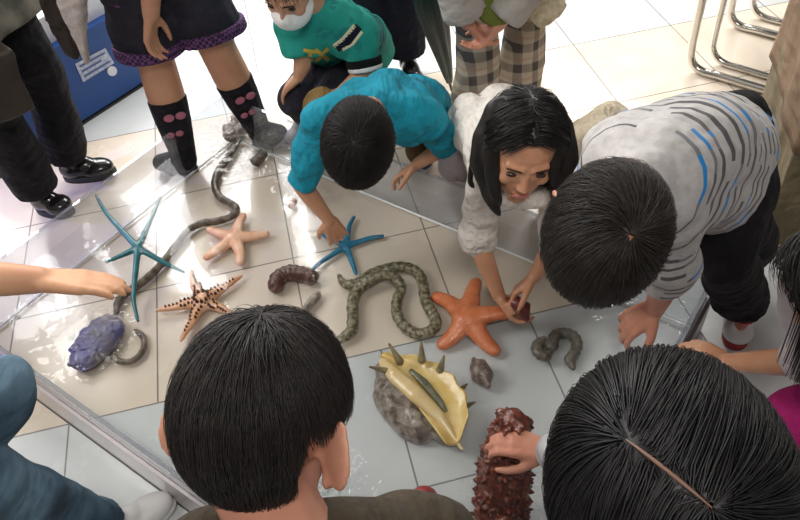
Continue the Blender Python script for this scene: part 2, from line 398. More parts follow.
# worms
def worm(pxs, rad, z, name, m, label, cat='sea worm', base=None, vis=1):
    pts = smooth_path([G(x, y, z if not isinstance(z, list) else z[i]) for i, (x, y) in enumerate(pxs)], 7); n = len(pts)
    rr = []
    for i in range(n):
        t = i / (n - 1); e = min(1, min(t, 1 - t) * 9 + .45); rr.append(rad * e * (1 + .07 * math.sin(i * 1.9)))
    mb = MB().tube(pts, rr, 14); me = mb.mesh(name)
    return single(name, wrinkle(me, rad * .10, 130, 5), m, label, cat)
WORM = creature('mottled_worm', (.085, .07, .035), (.30, .265, .17), 85, 160, .6, lo=.42, hi=.6)
WORM2 = creature('brown_worm', (.075, .055, .035), (.19, .15, .105), 45, 160, .6, lo=.4, hi=.65)
worm([(339, 276), (345, 284), (358, 283), (372, 274), (388, 269), (404, 267), (417, 272), (423, 283), (425, 298), (431, 312), (436, 322), (431, 331), (418, 334), (405, 327), (397, 314), (397, 300), (401, 288), (396, 279), (383, 275), (368, 281), (357, 290), (353, 302), (353, 318), (352, 330), (343, 338), (330, 345)],
     .0175, [.024] * 15 + [.024, .026, .04, .05, .045, .03] + [.024] * 5, 'sea_cucumber', WORM, 'long mottled olive snake-like sea cucumber coiled in loops at the middle of the tray', 'sea cucumber')
worm([(240, 140), (229, 156), (219, 170), (215, 184), (219, 196), (230, 203), (236, 208), (232, 216), (218, 221), (200, 224), (187, 232), (176, 246), (166, 259), (154, 272), (140, 284), (126, 293), (118, 303), (116, 316)], .0135, .02, 'sea_cucumber', WORM2, 'very long thin brown snake-like sea cucumber winding down from the back corner of the tray', 'sea cucumber')
worm([(135, 330), (143, 337), (144, 347), (138, 357), (128, 362), (117, 360), (110, 352)], .009, .016, 'sea_cucumber', WORM2, 'short thin brown curl beside the purple sea animal', 'sea cucumber')
worm([(551, 352), (545, 356), (538, 352), (538, 345), (545, 342), (552, 347), (553, 342), (555, 336), (563, 333), (572, 335), (577, 343), (575, 352), (570, 360), (573, 368)], .0165, [.03, .034, .032, .03, .026, .024] + [.022] * 8, 'sea_cucumber', creature('grey_worm', (.08, .068, .05), (.17, .15, .115), 60, 160, .5), 'small grey coiled worm-like sea cucumber right of the orange starfish', 'sea cucumber')
worm([(275, 290), (277, 280), (285, 274), (297, 273), (308, 276), (315, 280)], .026, .028, 'sea_cucumber', creature('red_brown_cucumber', (.07, .03, .022), (.13, .06, .045), 40, 140, .7), 'short bent dark reddish brown sea cucumber above the front man', 'sea cucumber')
worm([(302, 316), (308, 306), (313, 300), (319, 293)], .014, .02, 'sea_cucumber', creature('grey_striped_cucumber', (.10, .08, .065), (.42, .36, .29), 30, 120, .4), 'small grey pointed sea cucumber peeking from behind the front man', 'sea cucumber')
worm([(254, 163), (259, 158), (265, 152)], .02, .022, 'sea_cucumber', WORM2, 'small dark oval sea cucumber by the splashing back wall', 'sea cucumber')
worm([(291, 208), (295, 200)], .011, .018, 'sea_cucumber', creature('pink_blob', (.55, .30, .24), (.65, .42, .34)), 'tiny pink blob below the sleeve of the teal boy', 'sea cucumber')  # small pink blob on the tray bottom
# brown lump in the back corner
mb = MB(); g = G(240, 130, .03)
for k in range(9): mb.ball(g + V((random.gauss(0, .035), random.gauss(0, .03), random.uniform(-.012, .014))), random.uniform(.018, .03))
me = wrinkle(meld(mb, .005, 3), .006, 70, 4); me.transform(Matrix.Translation((0, 0, max(0, .0075 - coords(me)[:, 2].min()))))
single('brown_lump', me, creature('lumpy_brown', (.12, .085, .06), (.33, .27, .21), 40, 110, .8), 'rounded brown rock in the back corner of the tray', 'lump')  # rounded brown mass of merged balls
# purple cushion animal under the splashes
mb = MB(); g = G(96, 343, .03); ex = (G(110, 322, .03) - G(82, 360, .03)).normalized(); ey = V((-ex.y, ex.x, 0))
mb.ell(g, ex * .085, ey * .065, V((0, 0, .035))); mb.ell(g + ex * .05, ex * .055, ey * .06, V((0, 0, .03))); mb.ell(g - ex * .05, ex * .05, ey * .05, V((0, 0, .028)))
for k in range(70):
    q = random.random() * 6.28; d = random.random() ** .5; p = g + ex * .11 * d * math.cos(q) + ey * .066 * d * math.sin(q) + V((0, 0, .036 * (1 - d * d) ** .5 - .004)); mb.ball(p, random.uniform(.004, .008), seg=8, rn=6)
me = meld(mb, .003, 2)
single('sea_urchin', me, creature('purple_cushion', (.09, .085, .26), (.15, .13, .14), 9, 130, .8), 'lumpy purple blue sea urchin under splashing water at the tray edge', 'sea urchin')
# round brown cone shell
mb = MB(); g = G(481, 372, .038); ax = (G(474, 360, .03) - G(488, 386, .03)).normalized(); up = V((0, 0, 1)); sd = ax.cross(up)
mb.ell(g, ax * .042, sd * .031, up * .031); mb.cap(g + ax * .02, .024, g + ax * .044, .008); mb.cap(g - ax * .02, .02, g - ax * .045, .01)
single('sea_snail', wrinkle(meld(mb, .003, 3), .003, 160, 2), creature('snail_shell', (.085, .055, .042), (.27, .2, .16), 70, 150, .7), 'small round brown sea snail shell between the conch and the coiled grey worm', 'snail')
# ------------------------------------------------------------------ spider conch
S, K = G(384, 360, .045), G(457, 456, .03)
cx = (K - S).normalized(); cz = (V((0, 0, 1)) * .75 - FW * .45); cz = (cz - cx * cz.dot(cx)).normalized(); cy = cz.cross(cx)
if cy.dot(RT) < 0: cy = -cy
cc = (S + K) / 2 + V((0, 0, .02)); q_ = (K - S).length / .30
def L3(x, y, z): return cc + (cx * x + cy * y + cz * z) * q_
conch = thing('conch_shell', 'large spiny spider conch with a yellow flared lip and mottled brown back', 'shell', (cc.x, cc.y, .0075))
mb = MB()
mb.ell(L3(-.02, -.034, -.022), cx * .105 * q_, cy * .052 * q_, cz * .05 * q_); mb.cap(L3(-.06, -.03, -.01), .045 * q_, L3(.11, .0, -.012), .014 * q_)
mb.cap(L3(-.07, -.035, -.01), .042 * q_, L3(-.125, -.02, -.006), .018 * q_); mb.ell(L3(-.03, -.048, .0), cx * .05 * q_, cy * .03 * q_, cz * .03 * q_); mb.ell(L3(.03, -.03, -.002), cx * .05 * q_, cy * .028 * q_, cz * .03 * q_)
me = wrinkle(meld(mb, .004, 4), .005, 60, 6)
obj('body_whorl', me, creature('conch_back', (.085, .06, .045), (.30, .25, .20), 55, 90, .8), conch, 'mottled grey brown knobbly back')
mb = MB(); nu, nv = 28, 12; grid = []
for i in range(nu):
    u = i / (nu - 1); x = -.148 + .280 * u
    wv = float(np.interp(x, [-.15, -.12, -.10, -.05, 0, .06, .10, .125, .14], [.012, .04, .066, .096, .110, .104, .078, .042, .02]))
    wv *= 1 + .025 * math.sin(u * 6 * 2 * math.pi)
    row = []
    for j in range(nv):
        v = j / (nv - 1); y = -.012 + wv * v
        z = .028 - .030 * math.sin(v * math.pi * .62) + .018 * v * v + .002 * math.sin(u * 6.28 * 6) * v * v
        row.append(L3(x + .012 * v * (u - .5), y, z))
    grid.append(row)
for t_, sgn in ((0, 1), (1, -1)): pass
top = [p for r in grid for p in r]; bot = [p - cz * .011 * q_ for p in top]
fs = []
for i in range(nu - 1):
    for j in range(nv - 1):
        a = i * nv + j; fs.append((a, a + nv, a + nv + 1, a + 1)); b = a + nu * nv; fs.append((b, b + 1, b + nv + 1, b + nv))
nn = nu * nv
for i in range(nu - 1):
    for j in (0, nv - 1): a = i * nv + j; fs.append((a, a + nn, a + nn + nv, a + nv))
for j in range(nv - 1):
    for i in (0, nu - 1): a = i * nv + j; fs.append((a, a + 1, a + 1 + nn, a + nn))
mb.add(top + bot, fs)
me = meld(mb, .0035, 5)
obj('lip', me, creature('yellow_lip', (.62, .42, .11), (.74, .56, .24), 18, 60, .25, rough=.25), conch, 'glossy yellow flared lip')
mb = MB(); mb.chain([L3(-.125, -.012, .02), L3(-.07, -.012, .036), L3(.0, .0, .036), L3(.07, .014, .022), L3(.15, .014, -.004)], [.012 * q_, .019 * q_, .020 * q_, .013 * q_, .005 * q_], sq=(cz, .55))
obj('columella', meld(mb, .0035, 5), creature('cream_columella', (.66, .47, .20), (.70, .54, .30), 30, 80, .25, rough=.28), conch, 'cream fold down the middle')
mb = MB(); mb.chain([L3(-.06, .026, .026), L3(-.02, .033, .024), L3(.04, .036, .014), L3(.06, .034, .012)], [.006 * q_, .010 * q_, .008 * q_, .005 * q_], sq=(cz, .5))
obj('aperture', mb, creature('dark_slit', (.09, .09, .05), (.17, .17, .10), 60), conch, 'dark olive slit')
SP = creature('spine_brown', (.13, .10, .055), (.34, .28, .14), 40)
for (bx, by), (tx, ty) in (((391, 372), (370, 367)), ((400, 362), (389, 344)), ((422, 360), (421, 342)), ((440, 370), (444, 356)), ((457, 393), (467, 384)), ((462, 408), (475, 402)), ((458, 425), (471, 427))):
    b_ = G(bx, by, .065); b_ = W(bx, by, (cc - V((0, 0, CH))).dot(FW) + .030); t_ = W(tx, ty, (cc - V((0, 0, CH))).dot(FW) + .012)
    b_ = lerp(t_, b_, .72); e = (t_ - b_); mb = MB(); mb.tube([b_ - e * .35, b_, b_ + e * .5, t_], [.012, .009, .006, .003], 10); obj('spine', mb, SP, conch, 'brown hooked spine')
# ------------------------------------------------------------------ red spiny sea cucumber lifted by the front hand
pts = smooth_path([W(513, 420, 1.60), W(508, 440, 1.62), W(505, 465, 1.66), W(503, 495, 1.70), W(498, 530, 1.72), W(492, 565, 1.74)], 6)
mb = MB(); n = len(pts); rr = [.028 + .030 * min(1, i / n * 2.2) for i in range(n)]; mb.tube(pts, rr, 18)
rs = random.Random(9)
for k in range(760):
    i = rs.randrange(n); d = (pts[min(i + 1, n - 1)] - pts[max(i - 1, 0)]).normalized(); x = d.orthogonal().normalized(); y = d.cross(x); q = rs.random() * 6.28
    o = x * math.cos(q) + y * math.sin(q); p = pts[i] + o * rr[i] * .93 + d * rs.uniform(-.012, .012); h = rs.uniform(.006, .016)
    mb.cap(p, .0075, p + (o + d * rs.uniform(-.5, .5)) * h, .0035, 7)
me = meld(mb, .0032, 2)
single('sea_cucumber', me, creature('red_brown_spiny', (.05, .010, .006), (.18, .042, .02), 70, 120, .8, rough=.28), 'thick dark red sea cucumber covered in fleshy spikes, held by the front child', 'sea cucumber')
mb = MB(); g = G(424, 499, .05); mb.ell(g, V((.035, 0, 0)), V((0, .03, 0)), V((0, 0, .04)))
single('sea_urchin', meld(mb, .004, 2), creature('red_dome', (.30, .02, .025), (.40, .05, .05)), "smooth dark red dome just above the front man's shoulder", 'sea urchin')
mb = MB(); mb.tube([W(505, 303, 2.09), W(514, 302, 2.06), W(524, 308, 2.05), W(525, 318, 2.07)], [.012, .02, .02, .012], 12)
single('sea_cucumber', wrinkle(mb.mesh(), .003, 120, 3), creature('dark_red_slug', (.10, .015, .015), (.20, .04, .03), 50), "small dark red sea cucumber held between the girl's hands", 'sea cucumber')
# ------------------------------------------------------------------ people
def Vn(*a): return V(a).normalized()
def hand(mb, w, d, n, s, side, curl=(.25, .35, .25), spread=.07, thumb=.6, fcurl=None):
    """w wrist, d pointing direction, n out of the palm, side: +1 when the thumb lies towards d x n"""
    d = d.normalized(); n = (n - d * n.dot(d)).normalized(); l = d.cross(n) * side
    for k in range(4):                                # k = 0 index .. 3 little
        o = l * ((1.5 - k) * .0205 * s); b = w + d * (.088 - .004 * abs(k - 1.2)) * s + o
        mb.cap(w + d * .012 * s + o * .55, .0165 * s, b, .0115 * s, seg=10)
        L = (.074, .083, .077, .060)[k] * s; a = 0; p = b; dd = (d + l * (1.5 - k) * spread).normalized()
        cu = fcurl[k] if fcurl else curl
        for j in range(3):
            a += cu[j]; q = dd * math.cos(a) + n * math.sin(a); e = p + q * L * (.46, .30, .24)[j]
            mb.cap(p, (.0098, .0090, .0082)[j] * s, e, (.0090, .0082, .0068)[j] * s, seg=10); p = e
    b = w + d * .022 * s + l * .026 * s + n * .006 * s; t1 = b + (d * .62 + l * thumb + n * .30).normalized() * .042 * s
    t2 = t1 + (d * .85 + l * thumb * .45 + n * .42).normalized() * .034 * s; t3 = t2 + (d * .9 + n * .4).normalized() * .022 * s
    mb.chain([w + d * .012 * s + l * .014 * s, b, t1, t2, t3], [.016 * s, .0155 * s, .0120 * s, .0105 * s, .0078 * s], seg=10)
def head_shapes(mb, c, f, u, s, ef=1.0):
    f = f.normalized(); u = (u - f * u.dot(f)).normalized(); r = f.cross(u)
    P = lambda x, y, z: c + (r * x + f * y + u * z) * s
    mb.ell(P(0, -.008, .022), r * .074 * s, f * .094 * s, u * .088 * s)
    mb.ell(P(0, .026, -.048), r * .058 * s, f * .062 * s, u * .072 * s); mb.ell(P(0, .064, -.098), r * .026 * s, f * .022 * s, u * .022 * s)
    mb.ell(P(0, .030, -.010), r * .066 * s, f * .060 * s, u * .060 * s)
    for k in (-1, 1):
        mb.ell(P(k * .040, .060, -.028), r * .022 * s, f * .022 * s, u * .020 * s); mb.cap(P(k * .012, .085, .022), .008 * s, P(k * .044, .072, .022), .007 * s)
        mb.ell(P(k * (.078 + .010 * (ef - 1) * 3), -.008 - .02 * (ef - 1), -.012 - .03 * (ef - 1)), (r * .0055 + f * .002 * k) * s, (f * .019 - r * k * (.006 + .06 * (ef - 1))) * s * ef, u * .032 * s * ef, 14, 10)
        oc = P(k * (.078 + .010 * (ef - 1) * 3), -.008 - .02 * (ef - 1), -.012 - .03 * (ef - 1)); ed = (f * .019 - r * k * (.006 + .06 * (ef - 1))) * s * ef; eu = u * .032 * s * ef; eo = (r * k * .005 + f * 0) * s
        mb.tube([oc + eo + ed * math.cos(t) * .92 + eu * math.sin(t) * .95 for t in [-1.9 - 3.4 * i / 10 for i in range(11)]], .0038 * s * ef, 8); mb.ell(oc - eu * .82 + ed * .2, r * .006 * s * ef, f * .010 * s * ef, u * .011 * s * ef, 10, 8)
        mb.cap(P(k * .074, -.002, -.032), .008 * s, P(k * .076, -.004, -.042), .006 * s, seg=8)
        mb.cap(P(k * .010, .094, -.034), .007 * s, P(k * .010, .092, -.036), .007 * s, seg=8)
    nz = .82 if s < 1.03 and ef == 1 else 1; mb.cap(P(0, .084, .010), .007 * s, P(0, .100 + .006 * (nz == 1), -.032), .0115 * s * nz); mb.ell(P(0, .080, -.066), r * .022 * s, f * .014 * s, u * .010 * s)
    return P, f, u, r
def face_parts(root, c, f, u, s, mask=None):
    f = f.normalized(); u = (u - f * u.dot(f)).normalized(); r = f.cross(u); P = lambda x, y, z: c + (r * x + f * y + u * z) * s
    for k in (-1, 1):
        mb = MB().ell(P(k * .031, .0795, .001), r * .0135 * s, f * .0075 * s, u * .0065 * s, 12, 8); obj('eye', mb, EYE, root)
        mb = MB().cap(P(k * .017, .0925, .0245), .0022 * s, P(k * .046, .080, .0205), .0016 * s, seg=8); obj('eyebrow', mb, HAIR, root)
    if mask is None:
        mb = MB().ell(P(0, .0905, -.067), r * .021 * s, f * .006 * s, u * .0075 * s, 14, 8); obj('lips', mb, LIP, root)
    else:
        mb = MB(); mb.ell(P(0, .040, -.062), r * .068 * s, f * .074 * s, u * .050 * s); mb.ell(P(0, .088, -.045), r * .03 * s, f * .026 * s, u * .030 * s)
        m_ = obj('face_mask', meld(mb, .005, 4), mask, root, 'white face mask')
SHORT = lambda x, y, z: z > (np.interp(y, [-1, -.35, .05, .45, .8, 1], [-.62, -.50, -.02, .42, .62, .8])) 
def hair(root, c, f, u, s, m, n=2600, L=.055, whorl=(.08, -.50, .86), rad=(.0795, .1005, .0945), lift=.10, region=SHORT, bald=.0, part=None, wid=.0012, swirl=.35, grav=.25, seed=1, fall=0, fallfn=None, steps=6, hcap=1.0, jitter=.25, ears=False, part_skin=None):
    rs = np.random.RandomState(seed); f = f.normalized(); u = (u - f * u.dot(f)).normalized(); r = f.cross(u)
    hc = c + (u * .022 - f * .008) * s; B = np.array([r, f, u]); hc_ = np.array(hc); R_ = np.array(rad) * s; w = np.array(whorl); w = w / np.linalg.norm(w)
    gl = B @ np.array([0, 0, -1.])
    def bare(q):
        if part is not None:
            a, b, wd = np.array(part[0]), np.array(part[1]), part[2]; d = b - a; t = np.clip((q - a) @ d / (d @ d), 0, 1); return np.linalg.norm(q - a - t * d) < wd
        return np.arccos(np.clip(q @ w, -1, 1)) < bald
    mb = MB()
    # close-fitting cap under the strands
    nu, nv = 96, 56; idx = {}; vs = []; fs = []
    def gp(i, j):
        t = math.pi * j / nv; a = 2 * math.pi * i / nu; return np.array([math.sin(t) * math.cos(a), math.sin(t) * math.sin(a), math.cos(t)])
    for j in range(nv):
        for i in range(nu):
            cq = gp(i + .5, j + .5)
            if not region(*cq) or bare(cq): continue
            fc = []
            for (ii, jj) in ((i, j), (i, j + 1), (i + 1, j + 1), (i + 1, j)):
                k = (ii % nu, jj)
                if k not in idx:
                    q = gp(*k); idx[k] = len(vs); e = 1.025 + .035 * hcap * (.5 + .5 * math.sin(17 * q[0] + 3) * math.sin(13 * q[1] + 1) * math.sin(11 * q[2])); vs.append(hc_ + (q * R_ * e) @ B)
                fc.append(idx[k])
            fs.append(tuple(dict.fromkeys(fc)))
    mb.add(vs, fs)
    V_, F_ = [], []
    cnt = 0
    while cnt < n:
        q = rs.normal(size=3); q /= np.linalg.norm(q)
        if not region(*q) or bare(q) or (fall and q[1] > .45 and q[2] < .55): continue
        cnt += 1; nofall = fall and q[1] > .02 and abs(q[0]) < .93; ln = L * s * rs.uniform(.75, 1.2) / np.mean(R_) * (.42 if nofall else 1); pts = []; jit = rs.normal(size=3) * jitter; lf = lift * rs.uniform(.5, 1.25); off = rs.uniform(.0, .05)
        P = None; vel = None
        tot = steps + (fall and 10)
        for k in range(tot + 1):
            if k <= steps:
                e = 1.03 + off + lf * math.sin(min(1, k / steps) * math.pi * .62)
                P = hc_ + (q * R_ * e) @ B; pts.append(P)
                ww = w
                if part is not None:
                    a, b = np.array(part[0]), np.array(part[1]); d = b - a; t = np.clip((q - a) @ d / (d @ d), 0, 1); ww = a + t * d; ww = ww / np.linalg.norm(ww)
                t = q - ww; t = t - q * (t @ q); t /= np.linalg.norm(t) + 1e-6
                t = t + swirl * np.cross(ww, q) + jit * .6 + gl * grav; t -= q * (t @ q); t /= np.linalg.norm(t) + 1e-6
                if ears and k > 1 and abs(q[0]) > .74 and -.52 < q[1] < .42 and q[2] < -.02: break
                q = q + t * ln / steps; q /= np.linalg.norm(q)
                vel = ((q * R_ * e) @ B + hc_ - P); 
            else:
                if nofall: break
                if k == steps + 1: st = np.linalg.norm(vel); vel = vel / (st + 1e-9)
                vel = vel * .45 + np.array(fallfn(P)) * .55 + jit @ B * .06; vel /= np.linalg.norm(vel); P = P + vel * fall * s / 10 * (1 if k < tot else .6); pts.append(P)
        m_ = len(pts); o = len(V_)
        for k in range(m_):
            d = pts[min(k + 1, m_ - 1)] - pts[max(k - 1, 0)]; nr = pts[k] - hc_; nr /= np.linalg.norm(nr); sd = np.cross(d, nr); sd /= np.linalg.norm(sd) + 1e-9
            wk = wid * s * (1 - .75 * (k / (m_ - 1)) ** 2)
            V_ += [pts[k] + sd * wk, pts[k] + nr * wk * .7, pts[k] - sd * wk]
        for k in range(m_ - 1):
            a = o + k * 3
            F_ += [(a, a + 3, a + 4, a + 1), (a + 1, a + 4, a + 5, a + 2), (a + 2, a + 5, a + 3, a)]
    mb.add(V_, F_)
    if part_skin is not None:
        pm = MB(); ps = []
        for k in range(11):
            t = k / 10; v = np.array(part[0]) * (1 - t) + np.array(part[1]) * t; v /= np.linalg.norm(v); ps.append(V(hc_ + (v * R_ * 1.062) @ B))
        pm.tube(ps, [.0006 + .0011 * math.sin(k / 10 * math.pi) for k in range(11)], 8); obj('parting', pm, part_skin, root, 'pale parting in the hair')
    me = bpy.data.meshes.new('hair'); me.from_pydata(mb.v, [], mb.f); me.update(); me.polygons.foreach_set('use_smooth', [True] * len(me.polygons))
    return obj('hair', me, m, root)
def joints(pelvis, neck, side, s, **k):
    """side: the person's right-hand direction"""
    J = dict(pelvis=pelvis, neck=neck, side=side.normalized(), s=s); J.update(k)
    J.setdefault('hl', pelvis - J['side'] * .095 * s); J.setdefault('hr', pelvis + J['side'] * .095 * s); return J
def torso(mb, J, g=0.0, hip=True):
    s = J['s']; sl, sr, hl, hr, n, p = (J[k] for k in ('sl', 'sr', 'hl', 'hr', 'neck', 'pelvis'))
    mb.cap(sl, .056 * s + g, sr, .056 * s + g); mb.cap(lerp(sl, n, .35), .062 * s + g, n + (n - p).normalized() * .0, .06 * s + g * .4); mb.cap(lerp(sr, n, .35), .062 * s + g, n, .06 * s + g * .4)
    ax = (p - n).normalized(); b = J.get('bow', V((0, 0, 0)))
    for a, h in ((sl, hl), (sr, hr)):
        o = sr if a is sl else sl
        x = lerp(a, o, .20) + ax * .05 * s; mid = lerp(x, h, .5) + b
        mb.chain([x, mid, h], [.088 * s + g, .088 * s + g, .10 * s + g], seg=18)
    mb.chain([n + ax * .09 * s, lerp(n, p, .5) + b, p], [.09 * s + g, .10 * s + g, .11 * s + g], seg=18)
def limb(mb, pts, rads, seg=16): mb.chain(pts, rads, seg=seg)
def skin_body(root, J, m, vox=.0055, it=5, foot=True):
    s = J['s']; mb = MB(); torso(mb, J)
    hs = J.get('hs', s)
    P, f, u, r = head_shapes(mb, J['head'], J['f'], J['u'], hs, J.get('earf', 1.0)); J['f'] = f; J['u'] = u
    mb.cap(P(0, -.022, -.055), .052 * hs, J['neck'], .056 * s)
    for a in 'lr':
        if 'e' + a in J:
            af = J.get('armf', 1); limb(mb, [J['s' + a], J['e' + a], lerp(J['e' + a], J['w' + a], .3), J['w' + a]], [.047 * s * af, .038 * s * af, .039 * s * af, .027 * s * af])
            h = J.get('hand' + a)
            if h: hand(mb, J['w' + a], h[0], h[1], s * h[2] if len(h) > 2 else s, (1 if a == 'l' else -1), **(h[3] if len(h) > 3 else {}))
        if 'k' + a in J:
            k, an = J['k' + a], J['a' + a]
            lf = J.get('legf', 1); limb(mb, [J['h' + a], lerp(J['h' + a], k, .55), k, lerp(k, an, .32), lerp(k, an, .7), an], [.084 * s * lf, .068 * s * lf, .054 * s * lf, .056 * s * lf, .042 * s * lf, .036 * s * lf])
            t = J['t' + a]; mb.cap(an - V((0, 0, .025 * s)), .032 * s, an + (t - an) * .62 + V((0, 0, .012)), .02 * s)
    return obj('body', meld(mb, vox, it), m, root)
def top(root, J, m, name='shirt', g=.014, sleeve=2.0, hem=0, vox=.007, wr=.006, wf=38, seed=1, extra=None, cuffg=.012, attrs=False, label=None, collar=True):
    s = J['s']; mb = MB(); torso(mb, J, g)
    for a in 'lr':
        if 'e' + a in J:
            sv = sleeve[a] if isinstance(sleeve, dict) else sleeve
            S, E, Wr = J['s' + a], J['e' + a], J['w' + a]
            if sv <= 1: mb.cap(S, .055 * s + g, lerp(S, E, sv), .046 * s + cuffg, flatB=True)
            else:
                mb.cap(S, .054 * s + g, E, .040 * s + cuffg); mb.cap(E, .040 * s + cuffg, lerp(E, Wr, sv - 1), (.040 - .008 * (sv - 1)) * s + cuffg, flatB=True)
    if hem: 
        d = (J['pelvis'] - J['neck']).normalized()
        if J.get('hemdir'): d = J['hemdir']
        for h in ('hl', 'hr'): mb.cap(J[h], .10 * s + g, J[h] + d * hem, .115 * s + g, flatB=True)
        mb.cap(J['pelvis'], .11 * s + g, J['pelvis'] + d * hem, .125 * s + g, flatB=True)
    if extra: extra(mb)
    me = wrinkle(meld(mb, vox, 4), wr, wf, seed)
    if attrs:
        segs = [(J['neck'], J['pelvis'], 0, .14 * s)]
        for a in 'lr':
            if 'e' + a in J: segs += [(J['s' + a], J['e' + a], .12 * s, .05 * s), (J['e' + a], J['w' + a], .12 * s + (J['e' + a] - J['s' + a]).length, .04 * s)]
        axis_attr(me, segs, attrs)
    return obj(name, me, m, root, label)
def bottom(root, J, m, name='trousers', g=.014, leg=2.0, vox=.007, wr=.006, wf=34, seed=2, flare=.0, label=None):
    s = J['s']; mb = MB(); mb.cap(J['hl'], .102 * s + g, J['hr'], .102 * s + g)
    for a in 'lr':
        if 'k' + a not in J: continue
        H, K, A = J['h' + a], J['k' + a], J['a' + a]
        if leg <= 1: mb.cap(H, .088 * s + g, lerp(H, K, leg), .070 * s + g + flare, flatB=True)
        else:
            mb.cap(H, .088 * s + g, K, .058 * s + g); mb.cap(K, .058 * s + g, lerp(K, A, leg - 1), .050 * s + g + flare, flatB=True)
    return obj(name, wrinkle(meld(mb, vox, 4), wr, wf, seed), m, root, label)
def shoe(root, an, toe, s, m, sole=None, name='shoe', label=None):
    """an ankle joint, toe tip on the floor"""
    d = toe - an; d.z = 0; d.normalize(); base = V((an.x, an.y, .0)); heel = base - d * .045 * s; L = (V((toe.x, toe.y, 0)) - heel).length; sd = V((-d.y, d.x, 0)); z = V((0, 0, 1))
    mb = MB(); mb.ell(heel + d * .05 * s + z * .05 * s, d * .055 * s, sd * .038 * s, z * .045 * s); mb.cap(heel + d * .05 * s + z * .05 * s, .036 * s, base + z * .105 * s, .036 * s, flatB=True)
    mb.ell(heel + d * L * .68 + z * .038 * s, d * L * .33, sd * .046 * s, z * .034 * s); mb.ell(heel + d * L * .45 + z * .05 * s, d * L * .28, sd * .038 * s, z * .042 * s)
    o = obj(name, meld(mb, .005, 4), m, root, label)
    if sole is not None:
        mb = MB()
        ring = []
        for k in range(28):
            q = 2 * math.pi * k / 28; x = math.cos(q); y = math.sin(q); ring.append((x, y * (.9 + .25 * max(0, x))))
        lo = [heel + d * (L * .5 + x * L * .515) + sd * y * .042 * s + z * .001 for x, y in ring]; mb.rings([lo, [p + z * .022 * s for p in lo]])
        obj('sole', mb, sole, o)
    return o
def decal(root, poly_mesh_pts, faces, target, dirn, m, name, label=None, off=.003, pname=None):
    """lay a flat print on the cloth of target by sliding it along dirn"""
    me = target.data; base = world_loc(target)
    bvh = BVHTree.FromPolygons([v.co + base for v in me.vertices], [tuple(p.vertices) for p in me.polygons])
    vs = []
    for p in poly_mesh_pts:
        hit = bvh.ray_cast(p - dirn * .4, dirn); vs.append((hit[0] - dirn * off) if hit[0] is not None else p)
    mb = MB(); mb.add(vs, faces)
    mm = bpy.data.meshes.new(name); mm.from_pydata(mb.v, [], mb.f); mm.update()
    sol = [(v - dirn * .0015) for v in vs]
    return obj(name, mm, m, root, label)
def strip_poly(pts, wid, nrm, sub=6):
    """a flat stroke through pts"""
    vs, fs = [], []
    for a, b in zip(pts[:-1], pts[1:]):
        d = (b - a).normalized(); sd = d.cross(nrm).normalized() * wid / 2; o = len(vs)
        for k in range(sub + 1):
            c = lerp(a - d * wid * .3, b + d * wid * .3, k / sub)
            for j in (-1, -.33, .33, 1): vs.append(c + sd * j)
        for k in range(sub):
            for j in range(3): q = o + k * 4 + j; fs.append((q, q + 1, q + 5, q + 4))
    return vs, fs
def start(label, base): return thing('person', label, 'person', V((base[0], base[1], 0)))
BLACK = fabric('black_cloth', (.007, .0065, .008)); NAVY = fabric('navy_cloth', (.012, .014, .028)); SHOEB = mat('black_leather', (.012, .011, .012), rough=.22, coat=.3); SHOEW = mat('white_shoe', (.75, .74, .73), (.66, .65, .64), 20, .45)
RUB = mat('rubber', (.03, .03, .03), rough=.7); RUBW = mat('white_rubber', (.72, .72, .70), rough=.6); DENIM = fabric('blue_denim', (.12, .20, .27), (.03, .062, .10), fold=9, var=6)

# --- standing man, upper left
J = joints(V((-1.19, 2.17, .86)), V((-1.22, 2.14, 1.40)), Vn(-.6, -.75, 0), 1.0, f=Vn(.75, -.6, -.3), u=Vn(.2, -.1, 1))
J.update(head=V((-1.17, 2.09, 1.58)), sl=V((-1.10, 2.28, 1.36)), sr=V((-1.34, 2.0, 1.36)), el=V((-1.02, 2.38, 1.10)), wl=V((-.94, 2.22, .95)), er=V((-1.38, 1.92, 1.08)), wr=V((-1.26, 1.86, .88)))
J['handl'] = (V((.3, -.6, -.6)), V((-.6, -.4, 0))); J['handr'] = (V((.3, .1, -1)), V((.2, .8, 0)))
J.update(al=G(68, 160, .09), ar=G(38, 192, .09), tl=G(117, 173), tr=G(74, 214)); J['kl'] = V((-1.115, 2.24, .48)); J['kr'] = V((-1.22, 2.06, .48)); J['hl'] = V((-1.15, 2.23, .86)); J['hr'] = V((-1.25, 2.10, .86))
p = start('standing person in black trousers and black leather shoes with an olive jacket, upper left', (-1.19, 2.17))
skin_body(p, J, SKIN, .008); top(p, J, mat('olive_camouflage', (.10, .105, .085), (.24, .23, .19), 16, .85, .2, bump=.4, bscale=30), 'jacket', .030, 1.9, .17, .010, .012, 26)
bottom(p, J, BLACK, g=.016, leg=1.93, wr=.01, flare=.012); hair(p, J['head'], J['f'], J['u'], 1.0, HAIR, 700); face_parts(p, J['head'], J['f'], J['u'], 1.0)
shoe(p, J['al'], J['tl'], 1.0, SHOEB, RUB); shoe(p, J['ar'], J['tr'], 1.0, SHOEB, RUB)
